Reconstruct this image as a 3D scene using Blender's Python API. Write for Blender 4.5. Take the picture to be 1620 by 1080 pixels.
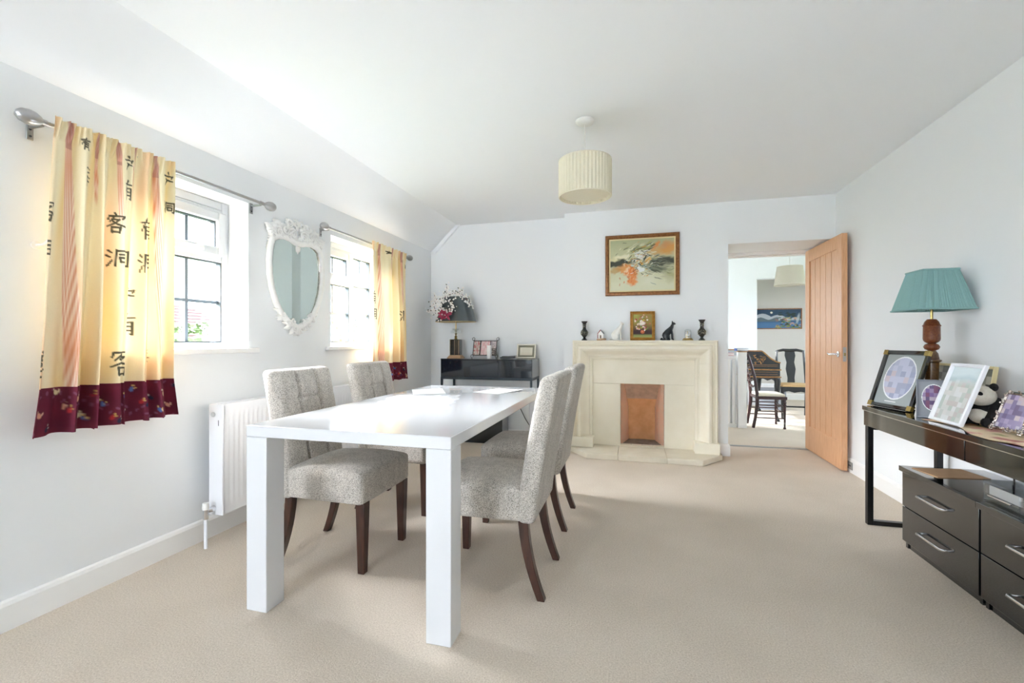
import bpy, bmesh, math, random
import numpy as np
from mathutils import Vector, Matrix
for o in list(bpy.data.objects): bpy.data.objects.remove(o)
SC = bpy.context.scene
C = SC.collection
PI = math.pi
R = math.radians

# ------------------------------------------------------------------ camera
CAM_H = 1.09
YAW = math.atan(194 / 720.0)
cd = bpy.data.cameras.new('camera'); cam = bpy.data.objects.new('camera', cd); C.objects.link(cam)
cd.sensor_width = 36.0; cd.lens = 36.0 * 720 / 1620; cd.clip_start = 0.02; cd.clip_end = 300
cam.location = (0, 0, CAM_H); cam.rotation_euler = (PI / 2, 0, YAW)
SC.camera = cam

# ------------------------------------------------------------------ sky and daylight
w = bpy.data.worlds.new('sky'); SC.world = w; w.use_nodes = True
bg = w.node_tree.nodes['Background']
bg.inputs['Color'].default_value = (0.82, 0.905, 1.0, 1); bg.inputs['Strength'].default_value = 1.0
sun = bpy.data.lights.new('sun', 'SUN'); sun.energy = 2.8; sun.angle = R(42); sun.color = (0.97, 0.98, 1.0)
so = bpy.data.objects.new('sun', sun); C.objects.link(so); so.rotation_euler = (R(6), R(-58), 0)      # hazy low sun on the window side
def portal(name, loc, rot, sx, sy):              # guides the sampling of the sky through a window opening
    l = bpy.data.lights.new(name, 'AREA'); l.shape = 'RECTANGLE'; l.size = sx; l.size_y = sy
    l.cycles.is_portal = True
    o = bpy.data.objects.new(name, l); C.objects.link(o); o.location = loc; o.rotation_euler = rot
LW, RW, BW, AW, CH = -2.295, 1.75, 4.72, 4.88, 2.42     # left wall, right wall, chimney breast, alcove, ceiling height
FW = -3.0                                               # wall behind the camera
portal('daylight_window_1', (-2.62, 1.85, 1.49), (0, -PI / 2, 0), 0.92, 0.9)
portal('daylight_window_2', (-2.62, 3.48, 1.49), (0, -PI / 2, 0), 0.92, 0.88)
portal('daylight_garden_door', (-1.675, FW - 0.22, 1.07), (PI / 2, 0, 0), 0.95, 2.14)
portal('daylight_hall_window', (-0.02, 7.0, 1.55), (0, -PI / 2, 0), 0.8, 0.6)
portal('daylight_hall_side', (4.42, 7.0, 1.45), (0, PI / 2, 0), 0.9, 0.9)
vs = SC.view_settings
vs.view_transform = 'Standard'; vs.look = 'None'; vs.gamma = 1.0; vs.exposure = 4.95; vs.use_curve_mapping = False
cy = SC.cycles
cy.max_bounces = 14; cy.diffuse_bounces = 9; cy.glossy_bounces = 5; cy.transparent_max_bounces = 16; cy.transmission_bounces = 8
cy.sample_clamp_indirect = 8.0; cy.use_denoising = True; cy.caustics_reflective = False; cy.caustics_refractive = False

# ------------------------------------------------------------------ helpers
def lin(c):
    c = c / 255.0
    return c / 12.92 if c <= 0.04045 else ((c + 0.055) / 1.055) ** 2.4
def rgb(t): return (lin(t[0]), lin(t[1]), lin(t[2]), 1.0)
MATS = {}
def mat(name, col, rough=0.5, metal=0.0, noise=None, bump=None, coat=0.0, spec=0.5, trans=0.0, col2=None, attr=False, stretch=None, alpha=None):
    m = bpy.data.materials.new(name); m.use_nodes = True; nt = m.node_tree; N = nt.nodes; Lk = nt.links
    b = N['Principled BSDF']
    b.inputs['Roughness'].default_value = rough; b.inputs['Metallic'].default_value = metal
    b.inputs['Specular IOR Level'].default_value = spec
    b.inputs['Base Color'].default_value = rgb(col)
    if coat: b.inputs['Coat Weight'].default_value = coat; b.inputs['Coat Roughness'].default_value = 0.03
    tc = N.new('ShaderNodeTexCoord'); mp = N.new('ShaderNodeMapping'); Lk.new(tc.outputs['Object'], mp.inputs['Vector'])
    if stretch: mp.inputs['Scale'].default_value = stretch
    base = None
    if attr:
        a = N.new('ShaderNodeAttribute'); a.attribute_name = 'Col'; base = a.outputs['Color']
        Lk.new(base, b.inputs['Base Color'])
    if noise:
        sc, amt = noise
        n = N.new('ShaderNodeTexNoise'); n.inputs['Scale'].default_value = sc; n.inputs['Detail'].default_value = 5
        Lk.new(mp.outputs['Vector'], n.inputs['Vector'])
        mx = N.new('ShaderNodeMix'); mx.data_type = 'RGBA'
        rp = N.new('ShaderNodeMapRange'); rp.inputs[1].default_value = 0.3; rp.inputs[2].default_value = 0.7; rp.inputs[4].default_value = amt
        Lk.new(n.outputs['Fac'], rp.inputs[0]); Lk.new(rp.outputs[0], mx.inputs[0])
        if base: Lk.new(base, mx.inputs[6])
        else: mx.inputs[6].default_value = rgb(col)
        mx.inputs[7].default_value = rgb(col2) if col2 else rgb([c * 0.6 for c in col])
        Lk.new(mx.outputs[2], b.inputs['Base Color']); base = mx.outputs[2]
    if bump:
        sc, st, dist = bump
        n = N.new('ShaderNodeTexNoise'); n.inputs['Scale'].default_value = sc; n.inputs['Detail'].default_value = 3
        Lk.new(mp.outputs['Vector'], n.inputs['Vector'])
        bp = N.new('ShaderNodeBump'); bp.inputs['Strength'].default_value = st; bp.inputs['Distance'].default_value = dist
        Lk.new(n.outputs['Fac'], bp.inputs['Height']); Lk.new(bp.outputs['Normal'], b.inputs['Normal'])
    if trans:                                                     # thin cloth lets some light through
        tr = N.new('ShaderNodeBsdfTranslucent'); ms = N.new('ShaderNodeMixShader'); ms.inputs[0].default_value = trans
        if base: Lk.new(base, tr.inputs['Color'])
        else: tr.inputs['Color'].default_value = rgb(col)
        Lk.new(b.outputs[0], ms.inputs[1]); Lk.new(tr.outputs[0], ms.inputs[2])
        Lk.new(ms.outputs[0], N['Material Output'].inputs['Surface'])
    if alpha is not None:
        b.inputs['Alpha'].default_value = alpha
    MATS[name] = m
    return m
def glass(name, tint=(253, 253, 254), gloss=0.06, rough=0.0):
    m = bpy.data.materials.new(name); m.use_nodes = True; nt = m.node_tree; N = nt.nodes
    N.remove(N['Principled BSDF'])
    t = N.new('ShaderNodeBsdfTransparent'); t.inputs[0].default_value = rgb(tint)
    g = N.new('ShaderNodeBsdfGlossy'); g.inputs['Roughness'].default_value = rough
    ms = N.new('ShaderNodeMixShader'); lw = N.new('ShaderNodeLayerWeight'); lw.inputs[0].default_value = 0.5
    pw = N.new('ShaderNodeMath'); pw.operation = 'POWER'; pw.inputs[1].default_value = 4.0
    fr = N.new('ShaderNodeMath'); fr.operation = 'MULTIPLY_ADD'; fr.inputs[1].default_value = 0.6; fr.inputs[2].default_value = gloss
    nt.links.new(lw.outputs['Facing'], pw.inputs[0]); nt.links.new(pw.outputs[0], fr.inputs[0])
    nt.links.new(fr.outputs[0], ms.inputs[0]); nt.links.new(t.outputs[0], ms.inputs[1]); nt.links.new(g.outputs[0], ms.inputs[2])
    nt.links.new(ms.outputs[0], N['Material Output'].inputs['Surface'])
    MATS[name] = m; return m

class MB:
    def __init__(s): s.v = []; s.f = []; s.col = None
    def add(s, vs_, fs):
        o = len(s.v); s.v += [tuple(p) for p in vs_]; s.f += [tuple(i + o for i in f) for f in fs]; return s
    def box(s, x0, x1, y0, y1, z0, z1):
        return s.add([(x, y, z) for x in (x0, x1) for y in (y0, y1) for z in (z0, z1)],
                     [(0, 1, 3, 2), (4, 6, 7, 5), (0, 4, 5, 1), (2, 3, 7, 6), (0, 2, 6, 4), (1, 5, 7, 3)])
    def hexa(s, bot, top):                                       # two quads, same order
        return s.add(list(bot) + list(top), [(3, 2, 1, 0), (4, 5, 6, 7), (0, 1, 5, 4), (1, 2, 6, 5), (2, 3, 7, 6), (3, 0, 4, 7)])
    def prism(s, poly, a0, a1, axis='y'):                        # polygon in the two other axes, extruded along axis
        def P(p, a): return {'x': (a, p[0], p[1]), 'y': (p[0], a, p[1]), 'z': (p[0], p[1], a)}[axis]
        n = len(poly)
        return s.add([P(p, a0) for p in poly] + [P(p, a1) for p in poly],
                     [tuple(range(n)), tuple(range(2 * n - 1, n - 1, -1))] + [(i, (i + 1) % n, n + (i + 1) % n, n + i) for i in range(n)])
    def grid(s, nu, nv, fn, cu=False, cv=False):
        vs_ = [fn(i / (nu if cu else nu - 1), j / (nv if cv else nv - 1)) for i in range(nu) for j in range(nv)]
        fs = []
        for i in range(nu if cu else nu - 1):
            for j in range(nv if cv else nv - 1):
                a, b_ = i, (i + 1) % nu; c_, d = j, (j + 1) % nv
                fs.append((a * nv + c_, b_ * nv + c_, b_ * nv + d, a * nv + d))
        return s.add(vs_, fs)
    def lathe(s, prof, n=24, c=(0, 0, 0), sx=1.0, sy=1.0):
        vs_ = []; fs = []; m = len(prof)
        for i in range(n):
            a = 2 * PI * i / n
            for r, z in prof: vs_.append((c[0] + r * sx * math.cos(a), c[1] + r * sy * math.sin(a), c[2] + z))
        for i in range(n):
            k = (i + 1) % n
            for j in range(m - 1): fs.append((i * m + j, k * m + j, k * m + j + 1, i * m + j + 1))
        if prof[0][0] > 1e-6: fs.append(tuple(i * m for i in range(n))[::-1])
        if prof[-1][0] > 1e-6: fs.append(tuple(i * m + m - 1 for i in range(n)))
        return s.add(vs_, fs)
    def tube(s, pts, r, n=8, closed=False, caps=True, flat=1.0):
        P = [Vector(p) for p in pts]; m = len(P)
        rs = r if isinstance(r, (list, tuple)) else [r] * m
        T = []
        for i in range(m):
            if closed: d = P[(i + 1) % m] - P[i - 1]
            else: d = P[min(i + 1, m - 1)] - P[max(i - 1, 0)]
            T.append(d.normalized() if d.length > 1e-9 else Vector((0, 0, 1)))
        up = Vector((0, 0, 1)) if abs(T[0].z) < 0.9 else Vector((1, 0, 0))
        nrm = (up - T[0] * up.dot(T[0])).normalized(); vs_ = []
        for i in range(m):
            nrm = (nrm - T[i] * nrm.dot(T[i]))
            nrm = nrm.normalized() if nrm.length > 1e-6 else T[i].orthogonal().normalized()
            bn = T[i].cross(nrm)
            for k in range(n):
                a = 2 * PI * k / n
                vs_.append(tuple(P[i] + nrm * (math.cos(a) * rs[i] * flat) + bn * (math.sin(a) * rs[i])))
        fs = []
        for i in range(m if closed else m - 1):
            j = (i + 1) % m
            for k in range(n): l = (k + 1) % n; fs.append((i * n + k, i * n + l, j * n + l, j * n + k))
        if not closed and caps: fs += [tuple(range(n))[::-1], tuple((m - 1) * n + k for k in range(n))]
        return s.add(vs_, fs)
    def sphere(s, c, r, nu=12, nv=8):
        if not isinstance(r, (list, tuple)): r = (r, r, r)
        vs_ = [(c[0], c[1], c[2] - r[2])]; fs = []
        for j in range(1, nv):
            t = -PI / 2 + PI * j / nv
            for i in range(nu):
                a = 2 * PI * i / nu
                vs_.append((c[0] + r[0] * math.cos(t) * math.cos(a), c[1] + r[1] * math.cos(t) * math.sin(a), c[2] + r[2] * math.sin(t)))
        vs_.append((c[0], c[1], c[2] + r[2])); top = len(vs_) - 1
        for i in range(nu): fs.append((0, 1 + (i + 1) % nu, 1 + i)); fs.append((top, 1 + (nv - 2) * nu + i, 1 + (nv - 2) * nu + (i + 1) % nu))
        for j in range(nv - 2):
            for i in range(nu): k = (i + 1) % nu; fs.append((1 + j * nu + i, 1 + j * nu + k, 1 + (j + 1) * nu + k, 1 + (j + 1) * nu + i))
        return s.add(vs_, fs)
    def rbox(s, c, size, r, n=(6, 6, 6), deform=None):           # rounded box with enough faces to shape
        h = [q / 2 for q in size]; idx = {}; vs_ = []; fs = []
        def pt(i, j, k):
            key = (i, j, k)
            if key in idx: return idx[key]
            p = [-h[a] + size[a] * q / n[a] for a, q in enumerate(key)]
            q = [max(-h[a] + r, min(h[a] - r, p[a])) for a in range(3)]
            d = Vector([p[a] - q[a] for a in range(3)])
            if d.length > 1e-9: d = d.normalized() * r
            o = [q[a] + d[a] for a in range(3)]
            if deform: o = deform(*o)
            idx[key] = len(vs_); vs_.append((c[0] + o[0], c[1] + o[1], c[2] + o[2])); return idx[key]
        for a in range(3):
            b_, d = [q for q in range(3) if q != a]
            for side in (0, n[a]):
                for i in range(n[b_]):
                    for j in range(n[d]):
                        q = []
                        for di, dj in ((0, 0), (1, 0), (1, 1), (0, 1)):
                            key = [0, 0, 0]; key[a] = side; key[b_] = i + di; key[d] = j + dj; q.append(pt(*key))
                        fs.append(tuple(q))
        return s.add(vs_, fs)
    def frame(s, w_, h_, prof, z0=0.0):                          # mitred frame in XZ facing -Y; prof = (inward, outward) points
        m = len(prof); vs_ = []; fs = []
        for cx, cz in ((-1, 0), (1, 0), (1, 1), (-1, 1)):
            for t, d in prof:
                vs_.append((cx * (w_ / 2 - t), -d, z0 + (t if cz == 0 else h_ - t)))
        for i in range(4):
            k = (i + 1) % 4
            for j in range(m): l = (j + 1) % m; fs.append((i * m + j, k * m + j, k * m + l, i * m + l))
        return s.add(vs_, fs)
    def xf(s, fn, start=0):
        for i in range(start, len(s.v)): s.v[i] = tuple(fn(*s.v[i]))
        return s
    def build(s, name, m, parent=None, smooth=None, bevel=0.0, loc=None, rot=None, seg=2, sub=0, normals=True):
        me = bpy.data.meshes.new(name); me.from_pydata(s.v, [], s.f)
        if normals:
            bm = bmesh.new(); bm.from_mesh(me); bmesh.ops.recalc_face_normals(bm, faces=bm.faces); bm.to_mesh(me); bm.free()
        if s.col is not None:
            a = me.color_attributes.new('Col', 'FLOAT_COLOR', 'POINT'); a.data.foreach_set('color', np.asarray(s.col, dtype=np.float32).ravel())
        me.materials.append(MATS[m] if isinstance(m, str) else m)
        o = bpy.data.objects.new(name, me); C.objects.link(o)
        if parent: o.parent = parent
        if loc: o.location = loc
        if rot: o.rotation_euler = rot
        if smooth is not None or bevel:
            me.polygons.foreach_set('use_smooth', [True] * len(me.polygons))
            me.set_sharp_from_angle(angle=R(smooth if smooth else 30))
        if bevel:
            b = o.modifiers.new('edges', 'BEVEL'); b.width = bevel; b.segments = seg; b.limit_method = 'ANGLE'; b.angle_limit = R(40)
        if sub:
            q = o.modifiers.new('soft', 'SUBSURF'); q.levels = sub; q.render_levels = sub
        return o
def tag(o, label=None, cat=None, group=None, kind=None):
    if label: o['label'] = label
    if cat: o['category'] = cat
    if group: o['group'] = group
    if kind: o['kind'] = kind
    return o
def thing(name, label, cat, loc=(0, 0, 0), rz=0.0, rx=0.0, group=None, kind=None):
    o = bpy.data.objects.new(name, None); C.objects.link(o); o.empty_display_size = 0.1
    o.location = loc; o.rotation_euler = (rx, 0, rz)
    return tag(o, label, cat, group, kind)
def struct(name, mb, m, parent=None, **k):
    o = mb.build(name, m, parent, **k)
    if not parent: o['kind'] = 'structure'
    return o
def copy_tree(o, parent=None):
    c = o.copy(); C.objects.link(c); c.parent = parent
    for ch in o.children: copy_tree(ch, c)
    return c
def solid(us, vs_, holes, a0, a1, axis):                         # wall slab with openings; us, vs_ grid lines; only outer faces
    mb = MB()
    def inside(i, j):
        if i < 0 or j < 0 or i >= len(us) - 1 or j >= len(vs_) - 1: return False
        u = (us[i] + us[i + 1]) / 2; v = (vs_[j] + vs_[j + 1]) / 2
        return not any(h[0] < u < h[1] and h[2] < v < h[3] for h in holes)
    def P(u, v, a): return (a, u, v) if axis == 'x' else (u, a, v)
    ids = {}
    def V(i, j, k):
        if (i, j, k) not in ids: ids[(i, j, k)] = len(mb.v); mb.v.append(P(us[i], vs_[j], (a0, a1)[k]))
        return ids[(i, j, k)]
    for i in range(len(us) - 1):
        for j in range(len(vs_) - 1):
            if not inside(i, j): continue
            for k in (0, 1): mb.f.append((V(i, j, k), V(i + 1, j, k), V(i + 1, j + 1, k), V(i, j + 1, k)))
            for di, dj, e in ((-1, 0, ((i, j), (i, j + 1))), (1, 0, ((i + 1, j), (i + 1, j + 1))), (0, -1, ((i, j), (i + 1, j))), (0, 1, ((i, j + 1), (i + 1, j + 1)))):
                if not inside(i + di, j + dj): mb.f.append((V(*e[0], 0), V(*e[1], 0), V(*e[1], 1), V(*e[0], 1)))
    return mb
def onwall(u, v, X):                                             # photo point on a plane of constant x: gives (y, z)
    a = (u - 810) / 720.0; s_, c_ = math.sin(YAW), math.cos(YAW)
    d = (-s_ + c_ * a, c_ + s_ * a, (540 - v) / 720.0); t = X / d[0]
    return d[1] * t, CAM_H + d[2] * t

# ------------------------------------------------------------------ materials
mat('wall_paint', (237, 240, 242), 0.75, bump=(60, 0.03, 0.002), noise=(1.5, 0.25), col2=(234, 237, 240))
mat('ceiling_paint', (241, 244, 246), 0.85, bump=(40, 0.03, 0.002), noise=(1.2, 0.25), col2=(238, 240, 245))
mat('hall_paint', (214, 210, 204), 0.8, noise=(2, 0.2), col2=(221, 217, 211))
mat('white_gloss_paint', (244, 244, 243), 0.35, noise=(6, 0.15), col2=(240, 240, 238))
mat('upvc', (208, 211, 215), 0.28, noise=(8, 0.1), col2=(204, 208, 212))
mat('glazing_bar', (96, 108, 118), 0.35, noise=(20, 0.2), col2=(86, 98, 108))
mat('rubber', (60, 68, 74), 0.6, noise=(30, 0.3))
glass('window_glass')
glass('clear_plastic', (247, 249, 250), 0.12, 0.04)
mat('plastic_film', (240, 242, 244), 0.12, noise=(6, 0.2), col2=(232, 234, 238), alpha=0.38)
mat('white_lacquer', (220, 222, 225), 0.09, coat=0.6, noise=(3, 0.1), col2=(217, 219, 223))
mat('black_gloss', (11, 12, 14), 0.07, coat=1.0, spec=0.6, noise=(4, 0.4), col2=(15, 16, 18))
mat('black_metal', (16, 17, 18), 0.3, 0.2, noise=(20, 0.4), col2=(26, 27, 28))
mat('blue_sheen_gloss', (26, 36, 46), 0.08, coat=0.8, noise=(4, 0.4), col2=(22, 31, 40))  # dark gloss with a bluish reflection put into the base colour
mat('slate_metal', (40, 50, 58), 0.35, 0.4, noise=(20, 0.3), col2=(50, 60, 68))
mat('chrome', (225, 226, 228), 0.14, 1.0, noise=(12, 0.2), col2=(200, 200, 204))
mat('satin_steel', (178, 178, 178), 0.3, 1.0, noise=(25, 0.3), col2=(165, 165, 166))
mat('silver', (214, 206, 200), 0.2, 1.0, noise=(60, 0.6), col2=(150, 138, 130))
mat('brass', (196, 172, 110), 0.25, 1.0, noise=(30, 0.4), col2=(150, 126, 76))
mat('chair_leg_wood', (74, 44, 32), 0.32, noise=(9, 0.9), col2=(44, 25, 19), stretch=(6, 6, 1), coat=0.2)
mat('mahogany', (62, 30, 30), 0.3, noise=(12, 0.8), col2=(36, 16, 18), stretch=(5, 5, 1), coat=0.3)
mat('black_lacquer', (22, 24, 27), 0.25, noise=(9, 0.4), col2=(36, 38, 40), coat=0.4)
mat('gold_paint', (168, 122, 70), 0.45, 0.3, noise=(40, 0.6), col2=(110, 74, 40))
mat('oak', (226, 178, 136), 0.42, noise=(11, 0.85), col2=(206, 152, 110), stretch=(9, 9, 0.8), bump=(60, 0.05, 0.001))
mat('oak_edge', (190, 132, 84), 0.42, noise=(11, 0.85), col2=(160, 102, 60), stretch=(9, 9, 0.8))
mat('stone', (240, 234, 217), 0.75, noise=(7, 0.6), col2=(231, 223, 202), bump=(150, 0.12, 0.002))
mat('stone_hearth', (230, 223, 206), 0.7, noise=(6, 0.7), col2=(210, 201, 182), bump=(120, 0.12, 0.002))
mat('firebrick', (246, 196, 146), 0.85, noise=(14, 0.75), col2=(226, 168, 118), bump=(90, 0.4, 0.004))
mat('firebrick_side', (246, 200, 172), 0.85, noise=(14, 0.75), col2=(232, 206, 184), bump=(90, 0.4, 0.004))
mat('soot', (156, 150, 144), 0.9, noise=(16, 0.8), col2=(116, 110, 104))
mat('smoked_brick', (220, 190, 168), 0.9, noise=(16, 0.8), col2=(188, 160, 140))
mat('cream_shade', (243, 238, 220), 0.8, trans=0.3, noise=(120, 0.2), col2=(224, 221, 198))
mat('linen_shade', (226, 220, 206), 0.8, trans=0.3, noise=(160, 0.2), col2=(218, 211, 196))
mat('teal_shade', (146, 186, 184), 0.7, trans=0.15, noise=(150, 0.3), col2=(137, 177, 176))
mat('grey_shade', (86, 94, 98), 0.28, 0.45, noise=(10, 0.4), col2=(70, 78, 82))
mat('shade_lining', (214, 190, 140), 0.5, noise=(50, 0.2))
mat('red_turned_wood', (96, 40, 24), 0.3, noise=(110, 0.8), col2=(134, 78, 38), coat=0.4)
mat('dark_turned_wood', (78, 48, 20), 0.3, noise=(110, 0.8), col2=(122, 84, 38), coat=0.4)
mat('mirror_glass', (214, 226, 222), 0.015, 1.0, noise=(2, 0.1), col2=(210, 223, 219))
mat('white_resin', (240, 240, 238), 0.5, noise=(30, 0.4), col2=(222, 222, 220))
mat('printed', (255, 255, 255), 0.6, attr=True)
mat('printed_cloth', (255, 255, 255), 0.9, attr=True, trans=0.06, noise=(420, 0.12), col2=(190, 165, 110))
mat('printed_border', (255, 255, 255), 0.85, attr=True, trans=0.08, noise=(420, 0.12), col2=(70, 18, 34))
mat('picture_glass_print', (255, 255, 255), 0.12, attr=True, coat=0.3)
mat('bronze_frame', (120, 74, 38), 0.4, 0.3, noise=(55, 0.9), col2=(158, 106, 58))
mat('gilt', (196, 148, 72), 0.35, 0.5, noise=(40, 0.7), col2=(146, 98, 42))
mat('cream_slip', (226, 212, 164), 0.6, noise=(30, 0.3), col2=(214, 198, 146))
mat('ivory_frame', (232, 228, 214), 0.5, noise=(30, 0.3), col2=(222, 217, 200))
mat('olive_mount', (132, 130, 112), 0.7, noise=(60, 0.3), col2=(120, 118, 100))
mat('paper_white', (244, 244, 244), 0.7, noise=(9, 0.15), col2=(238, 238, 240))
mat('kraft_paper', (202, 166, 128), 0.7, noise=(25, 0.4), col2=(190, 152, 114))
mat('cloth_runner', (226, 196, 170), 0.9, noise=(14, 1.0), col2=(200, 120, 110))
mat('black_plush', (16, 16, 17), 0.95, noise=(90, 0.6), col2=(32, 32, 32), bump=(220, 0.5, 0.006))
mat('white_plush', (226, 222, 210), 0.95, noise=(60, 0.5), col2=(196, 190, 170), bump=(220, 0.5, 0.006))
mat('vase_black', (30, 33, 33), 0.25, noise=(55, 0.9), col2=(34, 37, 36), coat=0.4)
mat('vase_pattern', (176, 172, 140), 0.4, 0.3, noise=(80, 0.7), col2=(90, 90, 76))
mat('black_ceramic', (34, 38, 42), 0.28, noise=(14, 0.4), col2=(26, 29, 32))
mat('white_ceramic', (240, 239, 233), 0.35, noise=(14, 0.3), col2=(232, 230, 222))
mat('tan_wood', (198, 164, 130), 0.5, noise=(40, 0.6), col2=(170, 134, 100))
mat('roof_red', (150, 60, 56), 0.6, noise=(60, 0.6), col2=(110, 40, 40))
mat('white_satin', (238, 240, 244), 0.4, noise=(9, 0.2), col2=(230, 233, 238))
mat('blossom', (248, 246, 243), 0.6, noise=(80, 0.3), col2=(226, 220, 214))
mat('twig', (140, 108, 98), 0.8, noise=(60, 0.5), col2=(110, 80, 72))
mat('dark_leaf', (120, 126, 112), 0.6, noise=(40, 0.5), col2=(92, 98, 88))
mat('crimson_petal', (158, 40, 74), 0.6, noise=(60, 0.7), col2=(196, 92, 116))
mat('socket_grey', (150, 148, 146), 0.4, noise=(30, 0.3), col2=(138, 136, 134))
mat('cable_black', (28, 28, 30), 0.5, noise=(60, 0.3), col2=(40, 40, 42))
mat('book_blue', (50, 88, 148), 0.5, noise=(30, 0.5), col2=(36, 64, 112))
mat('book_pink', (214, 110, 134), 0.5, noise=(30, 0.6), col2=(236, 222, 220))
mat('grey_card', (146, 152, 162), 0.55, noise=(20, 0.3), col2=(134, 140, 150))
mat('ivory_cushion', (226, 218, 200), 0.85, noise=(40, 0.4), col2=(208, 198, 178))
mat('rush_seat', (212, 180, 132), 0.8, noise=(120, 0.6), col2=(186, 150, 100))
mat('roof_tile', (60, 28, 28), 0.8, noise=(3.0, 0.8), col2=(48, 24, 24))
mat('far_brick', (120, 74, 60), 0.9, noise=(4, 0.6), col2=(96, 56, 46))
mat('far_slate', (66, 78, 86), 0.8, noise=(3, 0.5), col2=(54, 66, 74))
mat('render_cream', (150, 146, 136), 0.9, noise=(2, 0.3), col2=(138, 134, 124))
mat('hedge_leaf', (64, 80, 38), 0.7, noise=(1.6, 0.9), col2=(48, 66, 30))
mat('tree_leaf', (48, 64, 50), 0.7, noise=(1.2, 0.9), col2=(38, 54, 44))
mat('bark', (74, 62, 50), 0.9, noise=(9, 0.7), col2=(52, 42, 34))
mat('lawn', (78, 96, 50), 0.95, noise=(2, 0.7), col2=(66, 84, 42))
mat('bounce_paving', (204, 203, 200), 0.9, noise=(4, 0.5), col2=(190, 189, 186))

def carpet():
    m = bpy.data.materials.new('carpet'); m.use_nodes = True; nt = m.node_tree; N = nt.nodes; Lk = nt.links; b = N['Principled BSDF']
    b.inputs['Roughness'].default_value = 0.95; b.inputs['Specular IOR Level'].default_value = 0.1
    tc = N.new('ShaderNodeTexCoord')
    n1 = N.new('ShaderNodeTexNoise'); n1.inputs['Scale'].default_value = 170; n1.inputs['Detail'].default_value = 4; n1.inputs['Roughness'].default_value = 0.75
    n2 = N.new('ShaderNodeTexNoise'); n2.inputs['Scale'].default_value = 2.2; n2.inputs['Detail'].default_value = 4
    for n in (n1, n2): Lk.new(tc.outputs['Object'], n.inputs['Vector'])
    r1 = N.new('ShaderNodeValToRGB'); r1.color_ramp.elements[0].position = 0.30; r1.color_ramp.elements[1].position = 0.68
    r1.color_ramp.elements[0].color = rgb((198, 184, 168)); r1.color_ramp.elements[1].color = rgb((238, 227, 213))
    mx = N.new('ShaderNodeMix'); mx.data_type = 'RGBA'; mx.blend_type = 'MULTIPLY'; mx.inputs[0].default_value = 1
    r2 = N.new('ShaderNodeValToRGB'); r2.color_ramp.elements[0].position = 0.35; r2.color_ramp.elements[1].position = 0.65
    r2.color_ramp.elements[0].color = (0.93, 0.925, 0.915, 1); r2.color_ramp.elements[1].color = (1, 1, 1, 1)
    Lk.new(n1.outputs['Fac'], r1.inputs[0]); Lk.new(n2.outputs['Fac'], r2.inputs[0])
    Lk.new(r1.outputs[0], mx.inputs[6]); Lk.new(r2.outputs[0], mx.inputs[7]); Lk.new(mx.outputs[2], b.inputs['Base Color'])
    bp = N.new('ShaderNodeBump'); bp.inputs['Strength'].default_value = 0.6; bp.inputs['Distance'].default_value = 0.006
    Lk.new(n1.outputs['Fac'], bp.inputs['Height']); Lk.new(bp.outputs['Normal'], b.inputs['Normal'])
    MATS['carpet'] = m
carpet()
def tweed(name, dark, light, sc=230):
    m = bpy.data.materials.new(name); m.use_nodes = True; nt = m.node_tree; N = nt.nodes; Lk = nt.links; b = N['Principled BSDF']
    b.inputs['Roughness'].default_value = 0.9; b.inputs['Specular IOR Level'].default_value = 0.15
    b.inputs['Sheen Weight'].default_value = 0.25
    tc = N.new('ShaderNodeTexCoord')
    v = N.new('ShaderNodeTexVoronoi'); v.inputs['Scale'].default_value = sc; v.inputs['Randomness'].default_value = 0.25
    n = N.new('ShaderNodeTexNoise'); n.inputs['Scale'].default_value = 26; n.inputs['Detail'].default_value = 4
    mp = N.new('ShaderNodeMapping'); mp.inputs['Scale'].default_value = (1, 1, 0.35)
    Lk.new(tc.outputs['Object'], v.inputs['Vector']); Lk.new(tc.outputs['Object'], mp.inputs['Vector']); Lk.new(mp.outputs['Vector'], n.inputs['Vector'])
    bw = N.new('ShaderNodeRGBToBW'); Lk.new(v.outputs['Color'], bw.inputs[0])
    r1 = N.new('ShaderNodeValToRGB'); r1.color_ramp.elements[0].position = 0.2; r1.color_ramp.elements[1].position = 0.6
    r1.color_ramp.elements[0].color = rgb(dark); r1.color_ramp.elements[1].color = rgb(light)
    Lk.new(bw.outputs[0], r1.inputs[0])
    r2 = N.new('ShaderNodeValToRGB'); r2.color_ramp.elements[0].position = 0.35; r2.color_ramp.elements[1].position = 0.62
    r2.color_ramp.elements[0].color = (0.84, 0.84, 0.84, 1); r2.color_ramp.elements[1].color = (1.0, 1, 1, 1)
    Lk.new(n.outputs['Fac'], r2.inputs[0])
    mx = N.new('ShaderNodeMix'); mx.data_type = 'RGBA'; mx.blend_type = 'MULTIPLY'; mx.inputs[0].default_value = 1
    Lk.new(r1.outputs[0], mx.inputs[6]); Lk.new(r2.outputs[0], mx.inputs[7]); Lk.new(mx.outputs[2], b.inputs['Base Color'])
    bp = N.new('ShaderNodeBump'); bp.inputs['Strength'].default_value = 0.5; bp.inputs['Distance'].default_value = 0.003
    Lk.new(v.outputs['Distance'], bp.inputs['Height']); Lk.new(bp.outputs['Normal'], b.inputs['Normal'])
    MATS[name] = m
tweed('tweed', (144, 138, 130), (212, 206, 197), 400)

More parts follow.
